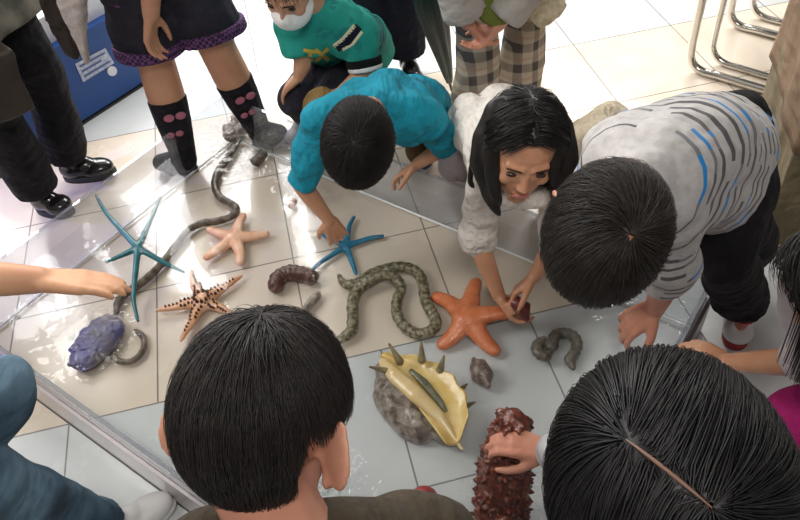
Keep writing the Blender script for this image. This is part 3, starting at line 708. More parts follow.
# bag and coat he carries
mb = MB(); c = W(-6, 84, 2.14); mb.box(c, V((.06, .04, 0)), V((-.05, .06, 0)) * .6, V((0, .02, .09)))
b = thing('shoulder_bag', 'dark brown bag hanging at the hip of the person in the olive jacket', 'bag', (c.x, c.y, c.z - .1))
obj('pouch', wrinkle(meld(mb, .006, 9), .008, 30, 3), mat('brown_leather', (.020, .013, .008), (.034, .024, .016), 15, .5), b)
mb = MB(); mb.tube(smooth_path([c + V((.03, .03, .09)), c + V((.0, .02, .3)), V((-1.13, 2.10, 1.36)), c + V((-.12, -.02, .35)), c + V((-.06, -.03, .09))]), .011, 8); obj('strap', mb, mat('brown_strap', (.04, .028, .02), rough=.5), b)
def drape(pts_l, pts_r, m, th=.012, seed=1, amp=.006):
    mb = MB(); n = len(pts_l); nu = 10; g = [[lerp(pts_l[i], pts_r[i], k / nu) for k in range(nu + 1)] for i in range(n)]
    nrm = (pts_r[0] - pts_l[0]).cross(pts_l[-1] - pts_l[0]).normalized(); a = [p for r in g for p in r]; b_ = [p + nrm * th for p in a]; w = nu + 1; o = n * w; fs = []
    for i in range(n - 1):
        for k in range(nu): q = i * w + k; fs += [(q, q + 1, q + w + 1, q + w), (q + o, q + o + w, q + o + w + 1, q + o + 1)]
        for k in (0, nu): q = i * w + k; fs.append((q, q + w, q + w + o, q + o))
    for k in range(nu):
        for i in (0, n - 1): q = i * w + k; fs.append((q, q + 1, q + 1 + o, q + o))
    mb.add(a + b_, fs); return wrinkle(meld(mb, .008, 3), amp, 22, seed)
ct = thing('coat', 'mauve beige coat with a dark lining hanging in front of the blue board', 'coat', W(70, 50, 2.2))
e = smooth_path([W(42, -60, 1.95), W(56, 0, 2.02), W(72, 40, 2.12), W(84, 68, 2.2)], 4); l_ = smooth_path([W(84, -60, 1.93), W(82, 0, 2.0), W(84, 40, 2.1), W(88, 66, 2.19)], 4)
obj('outer_cloth', drape(e, l_, fabric('mauve_beige', (.46, .40, .38)), .03), fabric('mauve_beige', (.46, .40, .38)), ct)
e2 = smooth_path([W(30, -60, 2.0), W(37, 0, 2.07), W(50, 30, 2.15), W(66, 55, 2.22)], 4); l2 = smooth_path([W(48, -60, 1.98), W(58, 0, 2.06), W(70, 38, 2.14), W(76, 60, 2.21)], 4)
obj('lining', drape(e2, l2, BLACK, .02, 3), fabric('dark_lining', (.035, .025, .022)), ct, 'dark brown lining')
# --- standing girl with socks
J = joints(V((-.67, 2.37, .70)), V((-.63, 2.33, 1.12)), Vn(-.9, -.42, 0), .84, f=Vn(.35, -.8, -.45), u=Vn(.1, -.4, .9), hs=.95)
J.update(head=V((-.60, 2.25, 1.30)), sl=V((-.50, 2.40, 1.09)), sr=V((-.77, 2.26, 1.09)), el=V((-.44, 2.36, .86)), wl=V((-.40, 2.32, .80)))
J['er'] = W(150, -75, 2.05); J['wr'] = W(151, 14, 2.30); J['handr'] = (W(150, 60, 2.4) - W(151, 14, 2.3), V((.8, -.2, 0)), 1.15, dict(curl=(.35, .5, .4))); J['handl'] = (V((0, -.3, -1)), V((-.8, 0, 0)))
J.update(al=G(258, 128, .07), ar=G(184, 156, .07), tl=G(258, 132) + TU * .12, tr=G(184, 156) + TV * .10, kl=V((-.545, 2.35, .42)), kr=V((-.755, 2.31, .42)), hl=V((-.58, 2.40, .70)), hr=V((-.75, 2.33, .70)), legf=1.42, armf=1.2)
p = start('standing child in dark shorts with purple checked hems and black patterned socks', (-.66, 2.36))
skin_body(p, J, mat('skin_leg', (.60, .31, .19), (.54, .26, .16), 12, .5, .4), .006)
top(p, J, fabric('purple_top', (.16, .04, .15)), 'shirt', .014, .9, .03, .009, .008)
bottom(p, J, fabric('charcoal_shorts', (.030, .028, .040), (.018, .017, .026)), 'shorts', .030, .74, flare=.026, wr=.010)
m, nt, N, L_ = new_mat('purple_check'); ch = nd(nt, 'ShaderNodeTexChecker'); ch.inputs['Scale'].default_value = 95; tc = nd(nt, 'ShaderNodeTexCoord'); L_.new(tc.outputs['Object'], ch.inputs[0]); ch.inputs[1].default_value = (.15, .06, .18, 1); ch.inputs[2].default_value = (.03, .02, .04, 1); finish(nt, ch.outputs[0], .85, .2)
SOCK = fabric('black_sock', (.014, .013, .018)); PINK = mat('pink_knit', (.42, .14, .20), rough=.8)
for a in 'lr':
    H, K, A = J['h' + a], J['k' + a], J['a' + a]; d = (K - H).normalized(); e = lerp(H, K, .735)
    mb = MB(); mb.cap(e - d * .012, .124, e + d * .026, .126, flatA=True, flatB=True, seg=28); obj('shorts_hem', meld(mb, .006, 1), m, p, 'purple checked turn-up')
    mb = MB(); t0 = lerp(K, A, .36); mb.cap(t0, .070, lerp(K, A, .6), .064, flatA=True); mb.cap(lerp(K, A, .6), .064, A, .046); tt = J['t' + a]; mb.cap(A - V((0, 0, .015)), .044, V((tt.x, tt.y, .04)), .034)
    so = obj('sock', meld(mb, .005, 3), SOCK, p, 'black sock with pink bows'); base = world_loc(so)
    ax = (A - K).normalized(); vd = (lerp(K, A, .5) - V((0, 0, CH))).normalized(); sd = ax.cross(vd).normalized()
    for q, wd in ((.50, .034), (.68, .026), ):
        c = lerp(K, A, q) + sd * .008 * (1 if q != .68 else -1); fc = (-vd - ax * (-vd).dot(ax)).normalized(); mb = MB()
        for k in (-1, 1): mb.ell(c + fc * (.066 - .022 * max(0, q - .5)) + sd * k * wd * .6, sd * wd * .55, ax * wd * .42, fc * .006, 12, 8)
        obj('bow_pattern', mb, PINK, so)
hair(p, J['head'], J['f'], J['u'], .95, HAIR, 600); face_parts(p, J['head'], J['f'], J['u'], .95)
for a in 'lr': shoe(p, J['a' + a], J['t' + a], .8, mat('grey_slip_on', (.12, .10, .10), rough=.6), RUB)
# --- boy in the green jersey, squatting
hd = W(289, -16, 2.10)
J = joints(V((-.10, 2.46, .27)), W(318, 8, 2.26), Vn(-.95, -.30, 0), .72, f=Vn(-.35, -.80, -.50), u=Vn(-.12, -.42, .9), hs=.95, head=hd)
J.update(sl=W(358, 30, 2.33), sr=W(294, 26, 2.30), el=W(366, 72, 2.38), wl=W(341, 92, 2.40), er=W(303, 62, 2.36), wr=W(299, 76, 2.40), bow=V((.02, .04, 0)))
J['handl'] = (W(316, 100, 2.42) - W(341, 92, 2.40), V((0, -.2, -1)), 1.1, dict(curl=(.3, .4, .3))); J['handr'] = (W(286, 88, 2.44) - W(299, 76, 2.40), V((0, 0, -1)), 1.1, dict(curl=(.3, .3, .3)))
J.update(kl=W(324, 108, 2.46), kr=W(294, 98, 2.52), al=V((-.16, 2.34, .07)), ar=V((-.30, 2.42, .07)), tl=V((-.19, 2.20, 0)), tr=V((-.38, 2.30, 0)))
J['hl'] = J['pelvis'] + V((.07, .02, 0)); J['hr'] = J['pelvis'] - V((.07, .03, 0))
p = start('squatting boy in a green jersey with yellow letters and a white mask', (-.15, 2.36))
skin_body(p, J, SKIN, .005)
m, nt, N, L_ = new_mat('green_jersey')
sp_ = nd(nt, 'ShaderNodeAttribute'); sp_.attribute_name = 't'; nz = noise(nt, 30, 2)
band = mathn(nt, 'MULTIPLY', mathn(nt, 'GREATER_THAN', sp_.outputs['Fac'], .225), mathn(nt, 'LESS_THAN', sp_.outputs['Fac'], .33)); wv = mathn(nt, 'FRACT', mathn(nt, 'MULTIPLY', sp_.outputs['Fac'], 28)); band = mathn(nt, 'MULTIPLY', band, mathn(nt, 'GREATER_THAN', mathn(nt, 'ADD', wv, mathn(nt, 'MULTIPLY', nz, .6)), .72))
blot = mathn(nt, 'MULTIPLY', mathn(nt, 'LESS_THAN', sp_.outputs['Fac'], .14), mathn(nt, 'GREATER_THAN', noise(nt, 22, 2), .60))
col = ramp(nt, noise(nt, 9, 3), [(.35, (.015, .27, .22)), (.65, (.03, .39, .32))]); col = mixc(nt, mathn(nt, 'MULTIPLY', band, .85), col, (.012, .05, .10)); col = mixc(nt, mathn(nt, 'MULTIPLY', blot, .35), col, (.012, .07, .12)); finish(nt, col, .8, .25, 0, noise(nt, 9, 2), .5, .03)
sh = top(p, J, m, 'jersey', .022, .72, .0, .006, .007, 40, 5, attrs=Vn(-.4, -.8, .4), cuffg=.024)
YEL = mat('yellow_print', (.66, .44, .06), rough=.7); WH = mat('white_knit', (.78, .78, .76), rough=.8)
dr = (W(318, 55, 2.3) - V((0, 0, CH))).normalized()
def stroke(pxs, wpx, d0, m_, nm, tgt, label=None):
    vs, fs = strip_poly([W(x, y, d0) for x, y in pxs], wpx * d0 / CF, -dr); return decal(sh, vs, fs, tgt, dr, m_, nm, label)
stroke([(304, 50), (315, 52)], 3.6, 2.2, YEL, 'letter_print', sh, 'yellow letter T'); stroke([(309, 51), (311, 63)], 4, 2.2, YEL, 'letter_print', sh, 'yellow letter T')
stroke([(316, 50), (329, 60)], 4, 2.2, YEL, 'letter_print', sh, 'yellow letter X'); stroke([(328, 49), (316, 62)], 4, 2.2, YEL, 'letter_print', sh, 'yellow letter X')
S, E = J['sl'], J['el']
dr = (W(348, 40, 2.3) - V((0, 0, CH))).normalized()
stroke([(334, 46), (343, 39), (354, 26)], 4, 2.2, mat('cream_band', (.72, .68, .45), rough=.8), 'sleeve_band', sh, 'cream sleeve band'); stroke([(338, 48), (348, 41), (358, 28)], 8, 2.2, NAVY, 'sleeve_band', sh, 'navy sleeve band'); stroke([(343, 50), (353, 44), (362, 32)], 3, 2.2, mat('cream_band', (.72, .68, .45), rough=.8), 'sleeve_band', sh, 'cream sleeve band')
mb = MB(); mb.cap(lerp(S, E, .66), .060, lerp(S, E, .86), .058, flatA=True, flatB=True, seg=24); obj('cuff', meld(mb, .005, 1), BLACK, p, 'black inner cuff'); mb = MB(); mb.cap(lerp(S, E, .84), .058, lerp(S, E, .96), .055, flatA=True, flatB=True, seg=24); obj('cuff', meld(mb, .005, 1), WH, p, 'white inner cuff')
KH = fabric('khaki', (.32, .21, .075), (.25, .16, .06))
bottom(p, J, fabric('slate_trousers', (.035, .035, .05)), g=.018, leg=1.9)
mb = MB(); mb.cap(J['kl'] - (J['al'] - J['kl']).normalized() * .02, .070, lerp(J['kl'], J['al'], .7), .066); obj('knee_panel', wrinkle(meld(mb, .006, 3), .005, 40, 2), KH, p, 'mustard khaki lower trouser leg')
hair(p, hd, J['f'], J['u'], .95, HAIRB, 700); face_parts(p, hd, J['f'], J['u'], .95, WH)
for a in 'lr': shoe(p, J['a' + a], J['t' + a], .72, mat('grey_shoe', (.25, .24, .25), rough=.6), RUBW)
# --- person in navy trousers
J = joints(V((.055, 2.72, .88)), V((.05, 2.70, 1.40)), Vn(-1, -.1, 0), 1.0, f=Vn(0, -.8, -.5), u=Vn(0, -.4, .9), head=V((.05, 2.64, 1.58)), sl=V((.24, 2.72, 1.36)), sr=V((-.14, 2.70, 1.36)), el=V((.28, 2.74, 1.06)), wl=V((.24, 2.62, .86)), er=V((-.19, 2.72, 1.06)), wr=V((-.16, 2.60, .88)))
J['handl'] = (V((0, -.3, -1)), V((-1, 0, 0))); J['handr'] = (V((0, -.3, -1)), V((1, 0, 0)))
J.update(hl=V((.13, 2.72, .86)), hr=V((-.02, 2.72, .86)), kl=V((.125, 2.69, .47)), kr=V((-.01, 2.69, .47)), al=V((.125, 2.73, .09)), ar=V((-.005, 2.73, .09)), tl=V((.15, 2.53, 0)), tr=V((-.03, 2.53, 0)))
p = start('person in plain dark navy trousers standing behind the teal-shirted boy', (.055, 2.72))
skin_body(p, J, SKIN, .008); top(p, J, NAVY, 'jacket', .02, 1.95, .06, .01, .01); bottom(p, J, NAVY, g=.020, leg=1.95, flare=.014); hair(p, J['head'], J['f'], J['u'], 1, HAIR, 600); face_parts(p, J['head'], J['f'], J['u'], 1)
shoe(p, J['al'], J['tl'], 1, SHOEB, RUB); shoe(p, J['ar'], J['tr'], 1, SHOEB, RUB)
# --- umbrella
a_, b_ = V((.285, 2.545, .012)), W(420, -40, 2.28); d = (b_ - a_); um = thing('umbrella', 'closed dark green umbrella pointing at the floor beside the plaid trousers', 'umbrella', a_)
mb = MB(); mb.tube([a_, a_ + d * .10], [.005, .007], 10); obj('ferrule', mb, mat('dark_metal', (.03, .03, .03), rough=.3), um)
x = d.orthogonal().normalized(); y = d.normalized().cross(x); rr = []
for i in range(14):
    t = .09 + .85 * i / 13; r = .012 + .034 * min(1, i / 9) ** .9 * (1 if i < 12 else .7); rr.append([a_ + d * t + (x * math.cos(q) + y * math.sin(q)) * r * (1 + .22 * math.sin(7 * q + i * .25)) for q in [2 * math.pi * k / 42 for k in range(42)]])
mb = MB(); mb.rings(rr); obj('canopy', mb, mat('dark_green_canopy', (.010, .034, .032), (.018, .05, .046), 12, .45), um)
mb = MB(); mb.tube([a_ + d * .93, a_ + d * 1.08], .008, 10); mb.tube(smooth_path([a_ + d * 1.08, a_ + d * 1.18, a_ + d * 1.21 + x * .04, a_ + d * 1.17 + x * .07]), .012, 10); obj('handle', mb, mat('dark_handle', (.05, .03, .02), rough=.35), um)
# --- person in plaid trousers
J = joints(V((.45, 2.33, .80)), V((.40, 2.22, 1.26)), Vn(-.85, -.5, 0), .94, f=Vn(.1, -.85, -.5), u=Vn(0, -.4, .9), hs=.98, head=V((.39, 2.14, 1.44)), sl=V((.56, 2.30, 1.22)), sr=V((.24, 2.12, 1.22)))
J.update(er=W(436, -70, 1.95), wr=W(468, 22, 2.16), el=W(560, -60, 2.05), wl=W(497, 24, 2.17))
J['handr'] = (W(487, 48, 2.22) - W(468, 22, 2.16), V((.9, .2, .2)), .85, dict(curl=(.4, .5, .4))); J['handl'] = (W(478, 48, 2.20) - W(497, 24, 2.17), V((-.9, -.1, .2)), .85, dict(curl=(.5, .6, .4)))
J.update(hl=V((.55, 2.40, .78)), hr=V((.36, 2.27, .78)), ar=G(472, 132, .08), al=G(517, 98, .08), tr=G(470, 156), tl=G(522, 122)); J['kr'] = lerp(J['hr'], J['ar'], .48) + V((0, -.03, 0)); J['kl'] = lerp(J['hl'], J['al'], .48) + V((0, -.03, 0))
p = start('standing person in plaid trousers and a pale grey coat with hands clasped', (.45, 2.33))
skin_body(p, J, SKIN2, .006)
top(p, J, fabric('pale_grey_coat', (.42, .39, .36), (.34, .31, .29)), 'coat', .03, 1.9, .10, .009, .010, 30, 4, cuffg=.03)
m, nt, N, L_ = new_mat('plaid'); tc = nd(nt, 'ShaderNodeTexCoord'); sp_ = nd(nt, 'ShaderNodeSeparateXYZ'); L_.new(tc.outputs['Object'], sp_.inputs[0])
def wave(v, k, th): fr = mathn(nt, 'FRACT', mathn(nt, 'MULTIPLY', v, k)); return mathn(nt, 'LESS_THAN', fr, th)
sx = mathn(nt, 'ADD', sp_.outputs[0], mathn(nt, 'MULTIPLY', sp_.outputs[1], .5))
wz = wave(sp_.outputs[2], 12.5, .42); wx = wave(sx, 15, .40); wz2 = wave(mathn(nt, 'ADD', sp_.outputs[2], .03), 12.5, .12)
col = mixc(nt, mathn(nt, 'MULTIPLY', mathn(nt, 'ADD', wz, wx), .46), (.52, .45, .36), (.06, .055, .065)); col = mixc(nt, mathn(nt, 'MULTIPLY', wz2, .35), col, (.4, .2, .13)); finish(nt, col, .85, .2, 0, noise(nt, 9, 2), .5, .03)
bottom(p, J, m, g=.022, leg=1.9, wr=.010, flare=.016); hair(p, J['head'], J['f'], J['u'], .98, HAIR, 600); face_parts(p, J['head'], J['f'], J['u'], .98)
for a in 'lr': shoe(p, J['a' + a], J['t' + a], .92, mat('tan_shoe', (.45, .38, .30), rough=.6), RUBW)
def lace(mb_):
    return
mb = MB(); mb.cap(W(520, -20, 2.28), .06, W(549, 10, 2.38), .066, flatB=True); mb.cap(W(540, -25, 2.38), .06, W(556, -2, 2.44), .06, flatB=True); obj('tunic', wrinkle(meld(mb, .006, 3), .008, 70, 2), mat('cream_lace', (.66, .58, .42), (.50, .42, .29), 60, .9, .2, bump=.8, bscale=90), p, 'cream lace tunic hem')
mb = MB(); mb.tube(smooth_path([W(478, -20, 2.10), W(489, -2, 2.13), W(495, 10, 2.15), W(502, 0, 2.13), W(514, -20, 2.1)]), [.05] * 25, 12, sq=(FW, .5)); obj('scarf', wrinkle(meld(mb, .006, 3), .006, 50, 2), fabric('moss_green', (.14, .17, .035)), p, 'moss green scarf')
# --- boy in the teal shirt leaning over the back wall
hd = W(358, 142, 1.82); f_ = (-UP * .80 + FW * .58 - RT * .10).normalized(); u_ = (-FW * .80 - UP * .58).normalized()
J = joints(V((.065, 1.99, .33)), W(374, 108, 1.97), Vn(-.97, -.25, -.1), .70, f=f_, u=u_, hs=.99, head=hd)
J.update(sl=W(424, 116, 2.05), sr=W(322, 122, 1.93), el=W(446, 146, 2.28), wl=W(417, 164, 2.36), er=W(301, 184, 2.10), wr=W(329, 220, 2.18), bow=V((0, -.01, .04)))
J['handr'] = (W(343, 246, 2.27) - W(329, 220, 2.18), V((.1, .3, -.9)), 1.12, dict(curl=(.22, .35, .30), spread=.12)); J['handl'] = (W(396, 176, 2.42) - W(417, 164, 2.36), V((0, -.25, -1)), 1.12, dict(curl=(.2, .55, .4), spread=.14))
J.update(kl=W(420, 150, 2.44), kr=W(330, 112, 2.5), al=V((.16, 2.22, .06)), ar=V((-.06, 2.28, .06)), tl=V((.12, 2.06, 0)), tr=V((-.10, 2.14, 0)), hl=V((.14, 2.02, .32)), hr=V((-.01, 2.03, .32)))
p = start('boy in a bright teal shirt leaning over the tray, hand on the blue starfish', (.065, 2.10))
skin_body(p, J, SKIN_W, .0042)
TEAL = fabric('teal_shirt', (.012, .30, .42), (.010, .23, .33), fold=12)
def ex(mb): mb.ell(W(396, 112, 2.12), RT * .125, UP * .085, FW * .11); mb.ell(W(432, 122, 2.14), RT * .05, UP * .06, FW * .07)
top(p, J, TEAL, 'shirt', .020, dict(l=.98, r=.97), 0, .006, .009, 42, 8, ex, cuffg=.011)
bottom(p, J, fabric('brown_trousers', (.16, .095, .045)), g=.012, leg=1.9)
hair(p, hd, J['f'], J['u'], .99, hairmat('soft_black_hair', (.011, .008, .008), .6), 6000, .05, (.1, -.42, .9), lift=.09, seed=3, wid=.0009)
face_parts(p, hd, J['f'], J['u'], .99)
for a in 'lr': shoe(p, J['a' + a], J['t' + a], .7, mat('blue_shoe', (.06, .09, .2), rough=.6), RUBW)
# --- girl in the white sweater
hd = W(523, 146, 1.66); u_ = (-FW * .86 + UP * .48 + RT * .06).normalized(); f_ = (-UP * .86 - FW * .48).normalized()
J = joints(V((.36, 1.87, .36)), W(524, 156, 1.84), Vn(-.92, -.36, 0), .72, f=f_, u=u_, hs=.99, head=hd)
J.update(sr=W(487, 172, 1.88), sl=W(562, 172, 1.90), er=W(477, 240, 2.02), wr=W(499, 296, 2.08), el=W(557, 240, 1.98), wl=W(534, 277, 2.05), bow=V((0, 0, .03)))
J['handr'] = (W(517, 324, 2.10) - W(499, 296, 2.08), V((.5, .2, .5)), 1.12, dict(curl=(.5, .6, .4))); J['handl'] = (W(508, 297, 2.08) - W(534, 277, 2.05), V((.1, -.4, -.6)), 1.12, dict(curl=(.45, .6, .5), spread=.1))
J.update(kr=W(456, 164, 2.30), kl=W(560, 150, 2.32), ar=V((.31, 1.97, .06)), al=V((.52, 1.84, .06)), tr=V((.29, 2.06, .0)), tl=V((.52, 1.94, .0)))
J['hr'] = J['pelvis'] + V((-.08, -.02, 0)); J['hl'] = J['pelvis'] + V((.08, -.06, 0))
p = start('girl with long black hair in a white sweater reaching into the tray', (.36, 1.92))
skin_body(p, J, SKIN_W, .0042)
WS = fabric('white_sweater', (.80, .75, .69), (.70, .65, .59), fold=16)
top(p, J, WS, 'sweater', .018, 1.02, 0, .006, .010, 60, 3, cuffg=.020)
bottom(p, J, fabric('lavender_grey_trousers', (.33, .29, .30)), g=.014, leg=1.9)
mb = MB(); mb.cap(W(578, 150, 2.05), .06, W(612, 118, 2.28), .05); mb.cap(W(575, 140, 2.1), .05, W(600, 135, 2.3), .06); mb.cap(W(560, 165, 2.0), .06, W(600, 130, 2.25), .06)
obj('cardigan_hem', wrinkle(meld(mb, .006, 3), .014, 55, 5), fabric('cream_knit', (.68, .60, .45), (.58, .50, .37), fold=22), p, 'gathered cream knit hem behind her')
mask_m = mat('pale_collar', (.58, .47, .40), rough=.8)
LONG = lambda x, y, z: z > np.interp(y, [-1, -.3, .1, .35, .55, .8, 1], [-.8, -.7, -.5, .1, .58, .72, .9])
dn = -UP * .62 + V((0, 0, -1)) * .55 + FW * .18
hair(p, hd, J['f'], J['u'], .99, hairmat('glossy_black_hair', (.007, .006, .006), .40), 5000, .13, part=((0, .80, .60), (.02, -.25, .97), .006), rad=(.083, .103, .098), region=LONG, lift=.13, swirl=.0, grav=.5, seed=5, fall=.13, fallfn=lambda P: tuple(dn), steps=8, wid=.0010, jitter=.10)
mb = MB()
lk = lambda ps, r: mb.tube(smooth_path([W(*q) for q in ps]), [r * (1 - .75 * (i / (6 * (len(ps) - 1))) ** 2.5) for i in range(6 * (len(ps) - 1) + 1)], 12, sq=(FW, .55))
lk([(500, 110, 1.60), (486, 140, 1.64), (483, 165, 1.67), (490, 195, 1.70), (499, 214, 1.72)], .034); lk([(498, 120, 1.6), (492, 150, 1.62), (494, 185, 1.66), (500, 205, 1.7)], .026); lk([(490, 120, 1.66), (476, 150, 1.72), (470, 178, 1.76), (474, 188, 1.78)], .014)
lk([(548, 110, 1.60), (562, 140, 1.63), (566, 165, 1.66), (560, 195, 1.7), (556, 212, 1.72)], .036); lk([(552, 120, 1.6), (556, 150, 1.62), (553, 185, 1.65)], .024)
obj('side_locks', wrinkle(meld(mb, .004, 3), .004, 60, 3), HAIR, p, 'long black locks on both sides of the face')
face_parts(p, hd, J['f'], J['u'], .99)
mb = MB(); mb.ell(W(527, 196, 1.80), RT * .075, UP * .032, FW * .05); obj('collar', wrinkle(meld(mb, .005, 3), .006, 50, 1), WS, p)
for a in 'lr': shoe(p, J['a' + a], J['t' + a], .7, mat('pink_shoe', (.5, .2, .25), rough=.6), RUBW)
# --- boy in the striped shirt
hd = W(601, 230, 1.20); f_ = (-UP * .80 + FW * .58 - RT * .34).normalized(); u_ = (-FW * .86 - UP * .50 - RT * .05).normalized()
J = joints(W(722, 152, 1.66), W(642, 180, 1.30), (-RT * .25 - UP * .9 + FW * .25) * -1, .90, f=f_, u=u_, hs=1.02, head=hd)
J.update(sl=W(672, 208, 1.38), sr=W(622, 152, 1.42), el=W(668, 275, 1.66), wl=W(655, 309, 1.87), er=W(592, 200, 1.55), wr=W(590, 252, 1.74), bow=W(686, 150, 1.42) - lerp(W(722, 152, 1.66), W(642, 180, 1.30), .5))
J['bow'] = J['bow'] * .55
J['handl'] = (W(618, 331, 1.95) - W(655, 309, 1.87), V((.1, .2, -1)), 1.12, dict(curl=(.35, .45, .35), spread=.1)); J['handr'] = (W(592, 284, 1.86) - W(590, 252, 1.74), V((0, .2, -1)), 1.0)
J.update(hl=W(722, 186, 1.70), hr=W(728, 138, 1.76), kl=W(728, 258, 1.74), kr=W(734, 205, 1.86), al=G(746, 304, .10), ar=G(756, 252, .09), tl=G(733, 350), tr=G(742, 276))
p = start('boy in a striped grey shirt bending over the right end of the tray', (.93, 1.25))
skin_body(p, J, SKIN2, .0042)
m, nt, N, L_ = new_mat('striped_jersey')
at_ = nd(nt, 'ShaderNodeAttribute'); at_.attribute_name = 't'; aa = nd(nt, 'ShaderNodeAttribute'); aa.attribute_name = 'a'; T_, A_ = at_.outputs['Fac'], aa.outputs['Fac']
tt = mathn(nt, 'DIVIDE', mathn(nt, 'ADD', T_, mathn(nt, 'MULTIPLY', noise(nt, 7, 1), .012)), .036); ix = mathn(nt, 'FLOOR', tt); fr = mathn(nt, 'FRACT', tt); st_ = mathn(nt, 'LESS_THAN', fr, .36)
cv = nd(nt, 'ShaderNodeCombineXYZ'); L_.new(mathn(nt, 'MULTIPLY', ix, 3.71), cv.inputs[0]); L_.new(mathn(nt, 'MULTIPLY', A_, 6.5), cv.inputs[1])
seg_ = mathn(nt, 'GREATER_THAN', noise(nt, 1.0, 1, cv.outputs[0]), .43); cv2 = nd(nt, 'ShaderNodeCombineXYZ'); L_.new(mathn(nt, 'MULTIPLY', ix, 7.3), cv2.inputs[0]); L_.new(mathn(nt, 'MULTIPLY', A_, 5.0), cv2.inputs[1])
pick = noise(nt, 1.0, 0, cv2.outputs[0]); sc_ = ramp(nt, pick, [(0, (.075, .07, .075)), (.47, (.16, .16, .17)), (.56, (.02, .19, .48)), (.62, (.10, .09, .09))], 'CONSTANT')
body_c = ramp(nt, noise(nt, 60, 4), [(.35, (.36, .345, .335)), (.65, (.44, .42, .41))]); mk = mathn(nt, 'MULTIPLY', mathn(nt, 'MULTIPLY', st_, seg_), mathn(nt, 'GREATER_THAN', T_, .035)); col = mixc(nt, mk, body_c, sc_)
finish(nt, col, .85, .2, 0, noise(nt, 9, 2), .55, .03, 0, .1)
def ex(mb):
    mb.ell(W(690, 142, 1.50), RT * .125, UP * .090, FW * .12); mb.ell(W(726, 150, 1.62), RT * .055, UP * .085, FW * .10); mb.ell(W(648, 165, 1.42), RT * .10, UP * .10, FW * .10)
top(p, J, m, 'shirt', .020, dict(l=1.12, r=1.3), 0, .006, .009, 34, 9, ex, attrs=tuple(-FW), cuffg=.024)
bottom(p, J, BLACK, g=.022, leg=1.84, wr=.012, flare=.006)
hair(p, hd, J['f'], J['u'], 1.02, hairmat('brown_black_hair', (.020, .015, .012), .55), 9000, .060, (.02, -.50, .86), bald=.055, lift=.13, swirl=.45, seed=11, wid=.0008, jitter=.24)
face_parts(p, hd, J['f'], J['u'], 1.02)
for a in 'lr':
    s_ = shoe(p, J['a' + a], J['t' + a], .92, SHOEW, mat('red_sole', (.35, .03, .03), rough=.6), label='white trainer with red and black trim')
    an, to = J['a' + a], J['t' + a]; d = (to - an); d.z = 0; d.normalize(); sd = V((-d.y, d.x, 0))
    mb = MB(); mb.cap(an + V((0, 0, .045)), .044, an + V((0, 0, .012)) - d * .005, .045, flatA=True, flatB=True); obj('shoe_collar', meld(mb, .005, 2), fabric('navy_collar', (.02, .025, .07)), s_)
    mb = MB(); mb.ell(an + d * .055 + V((0, 0, .006)), d * .022, sd * .028, V((0, 0, .016))); obj('tongue', mb, mat('red_tongue', (.50, .03, .03), rough=.6), s_)
    mb = MB(); mb.ell(an + d * .03 - sd * .040 + V((0, 0, -.03)), d * .045, sd * .006, V((0, 0, .018))); obj('side_badge', mb, mat('silver_badge', (.5, .5, .52), rough=.35), s_)
# --- person in jeans reaching in from the left
J = joints(W(-150, 520, 1.22), W(-250, 300, 1.05), V((.35, -.85, 0)), .95, f=Vn(.8, .35, -.5), u=Vn(.4, .15, .9), head=W(-270, 210, .98))
J.update(sl=W(-210, 272, 1.08), sr=W(-240, 400, .95), el=W(-60, 278, 1.30), wl=W(38, 280, 1.36), er=W(-260, 540, 1.05), wr=W(-200, 500, 1.2))
J['handl'] = (W(110, 284, 1.39) - W(44, 281, 1.36), V((.2, -.2, -.8)), 1.0, dict(curl=(.08, .22, .2), spread=.0, thumb=.35)); J['handr'] = (W(-160, 480, 1.3) - W(-200, 500, 1.2), V((0, 0, -1)))
J.update(hl=W(-120, 480, 1.28), hr=W(-110, 560, 1.22), kl=W(-10, 396, 1.42), kr=W(-26, 486, 1.36), al=W(-110, 470, 1.90), ar=W(98, 540, 1.72)); J['al'] = V((J['al'].x, J['al'].y, .09)); J['ar'] = G(96, 530, .085); J['tl'] = V((J['al'].x + .15, J['al'].y + .15, 0)); J['tr'] = G(176, 503)
p = start('crouching person in blue jeans at the left edge stretching a bare arm over the tray', (J['pelvis'].x, J['pelvis'].y))
skin_body(p, J, mat('skin_warm', (.66, .36, .20), (.60, .31, .18), 12, .5, .4), .005)
top(p, J, fabric('grey_shirt', (.2, .2, .22)), 'shirt', .016, .9, .02, .009, .008); bottom(p, J, DENIM, g=.024, leg=1.95, wr=.016, wf=30, flare=.01, label='faded blue jeans')
hair(p, J['head'], J['f'], J['u'], .95, HAIR, 600); face_parts(p, J['head'], J['f'], J['u'], .95)
shoe(p, J['al'], J['tl'], .95, SHOEW, RUBW)
shoe(p, J['ar'], J['tr'], .95, SHOEW, RUBW)
# --- man in the olive brown jacket, front
hd = W(266, 421, .785); f_ = (FW + RT * .30 + UP * .10).normalized(); u_ = (UP - FW * .12 + RT * .06).normalized()
J = joints(V((-.16, .02, .48)), W(296, 556, .82), Vn(.96, -.28, 0), 1.0, f=f_, u=u_, hs=.95, earf=1.22, head=hd)
J.update(sl=W(172, 606, .86), sr=W(400, 574, .92), el=V((-.40, .36, .80)), wl=V((-.42, .50, .58)), er=W(470, 640, 1.06), wr=V((.0, .40, .52)))
J['handl'] = (V((.3, .6, -.6)), V((.5, 0, -.6))); J['handr'] = (V((-.1, .6, -.7)), V((-.5, 0, -.5)))
J.update(hl=V((-.31, .12, .46)), hr=V((-.13, .07, .46)), kl=V((-.46, .40, .50)), kr=V((-.05, .36, .46)), al=V((-.42, .16, .09)), ar=V((-.12, .10, .09)), tl=V((-.50, .34, 0)), tr=V((-.10, .28, 0)))
p = start('crouching man with short black hair and an olive brown jacket seen from behind, in front', (-.22, .12))
skin_body(p, J, SKIN2, .0045)
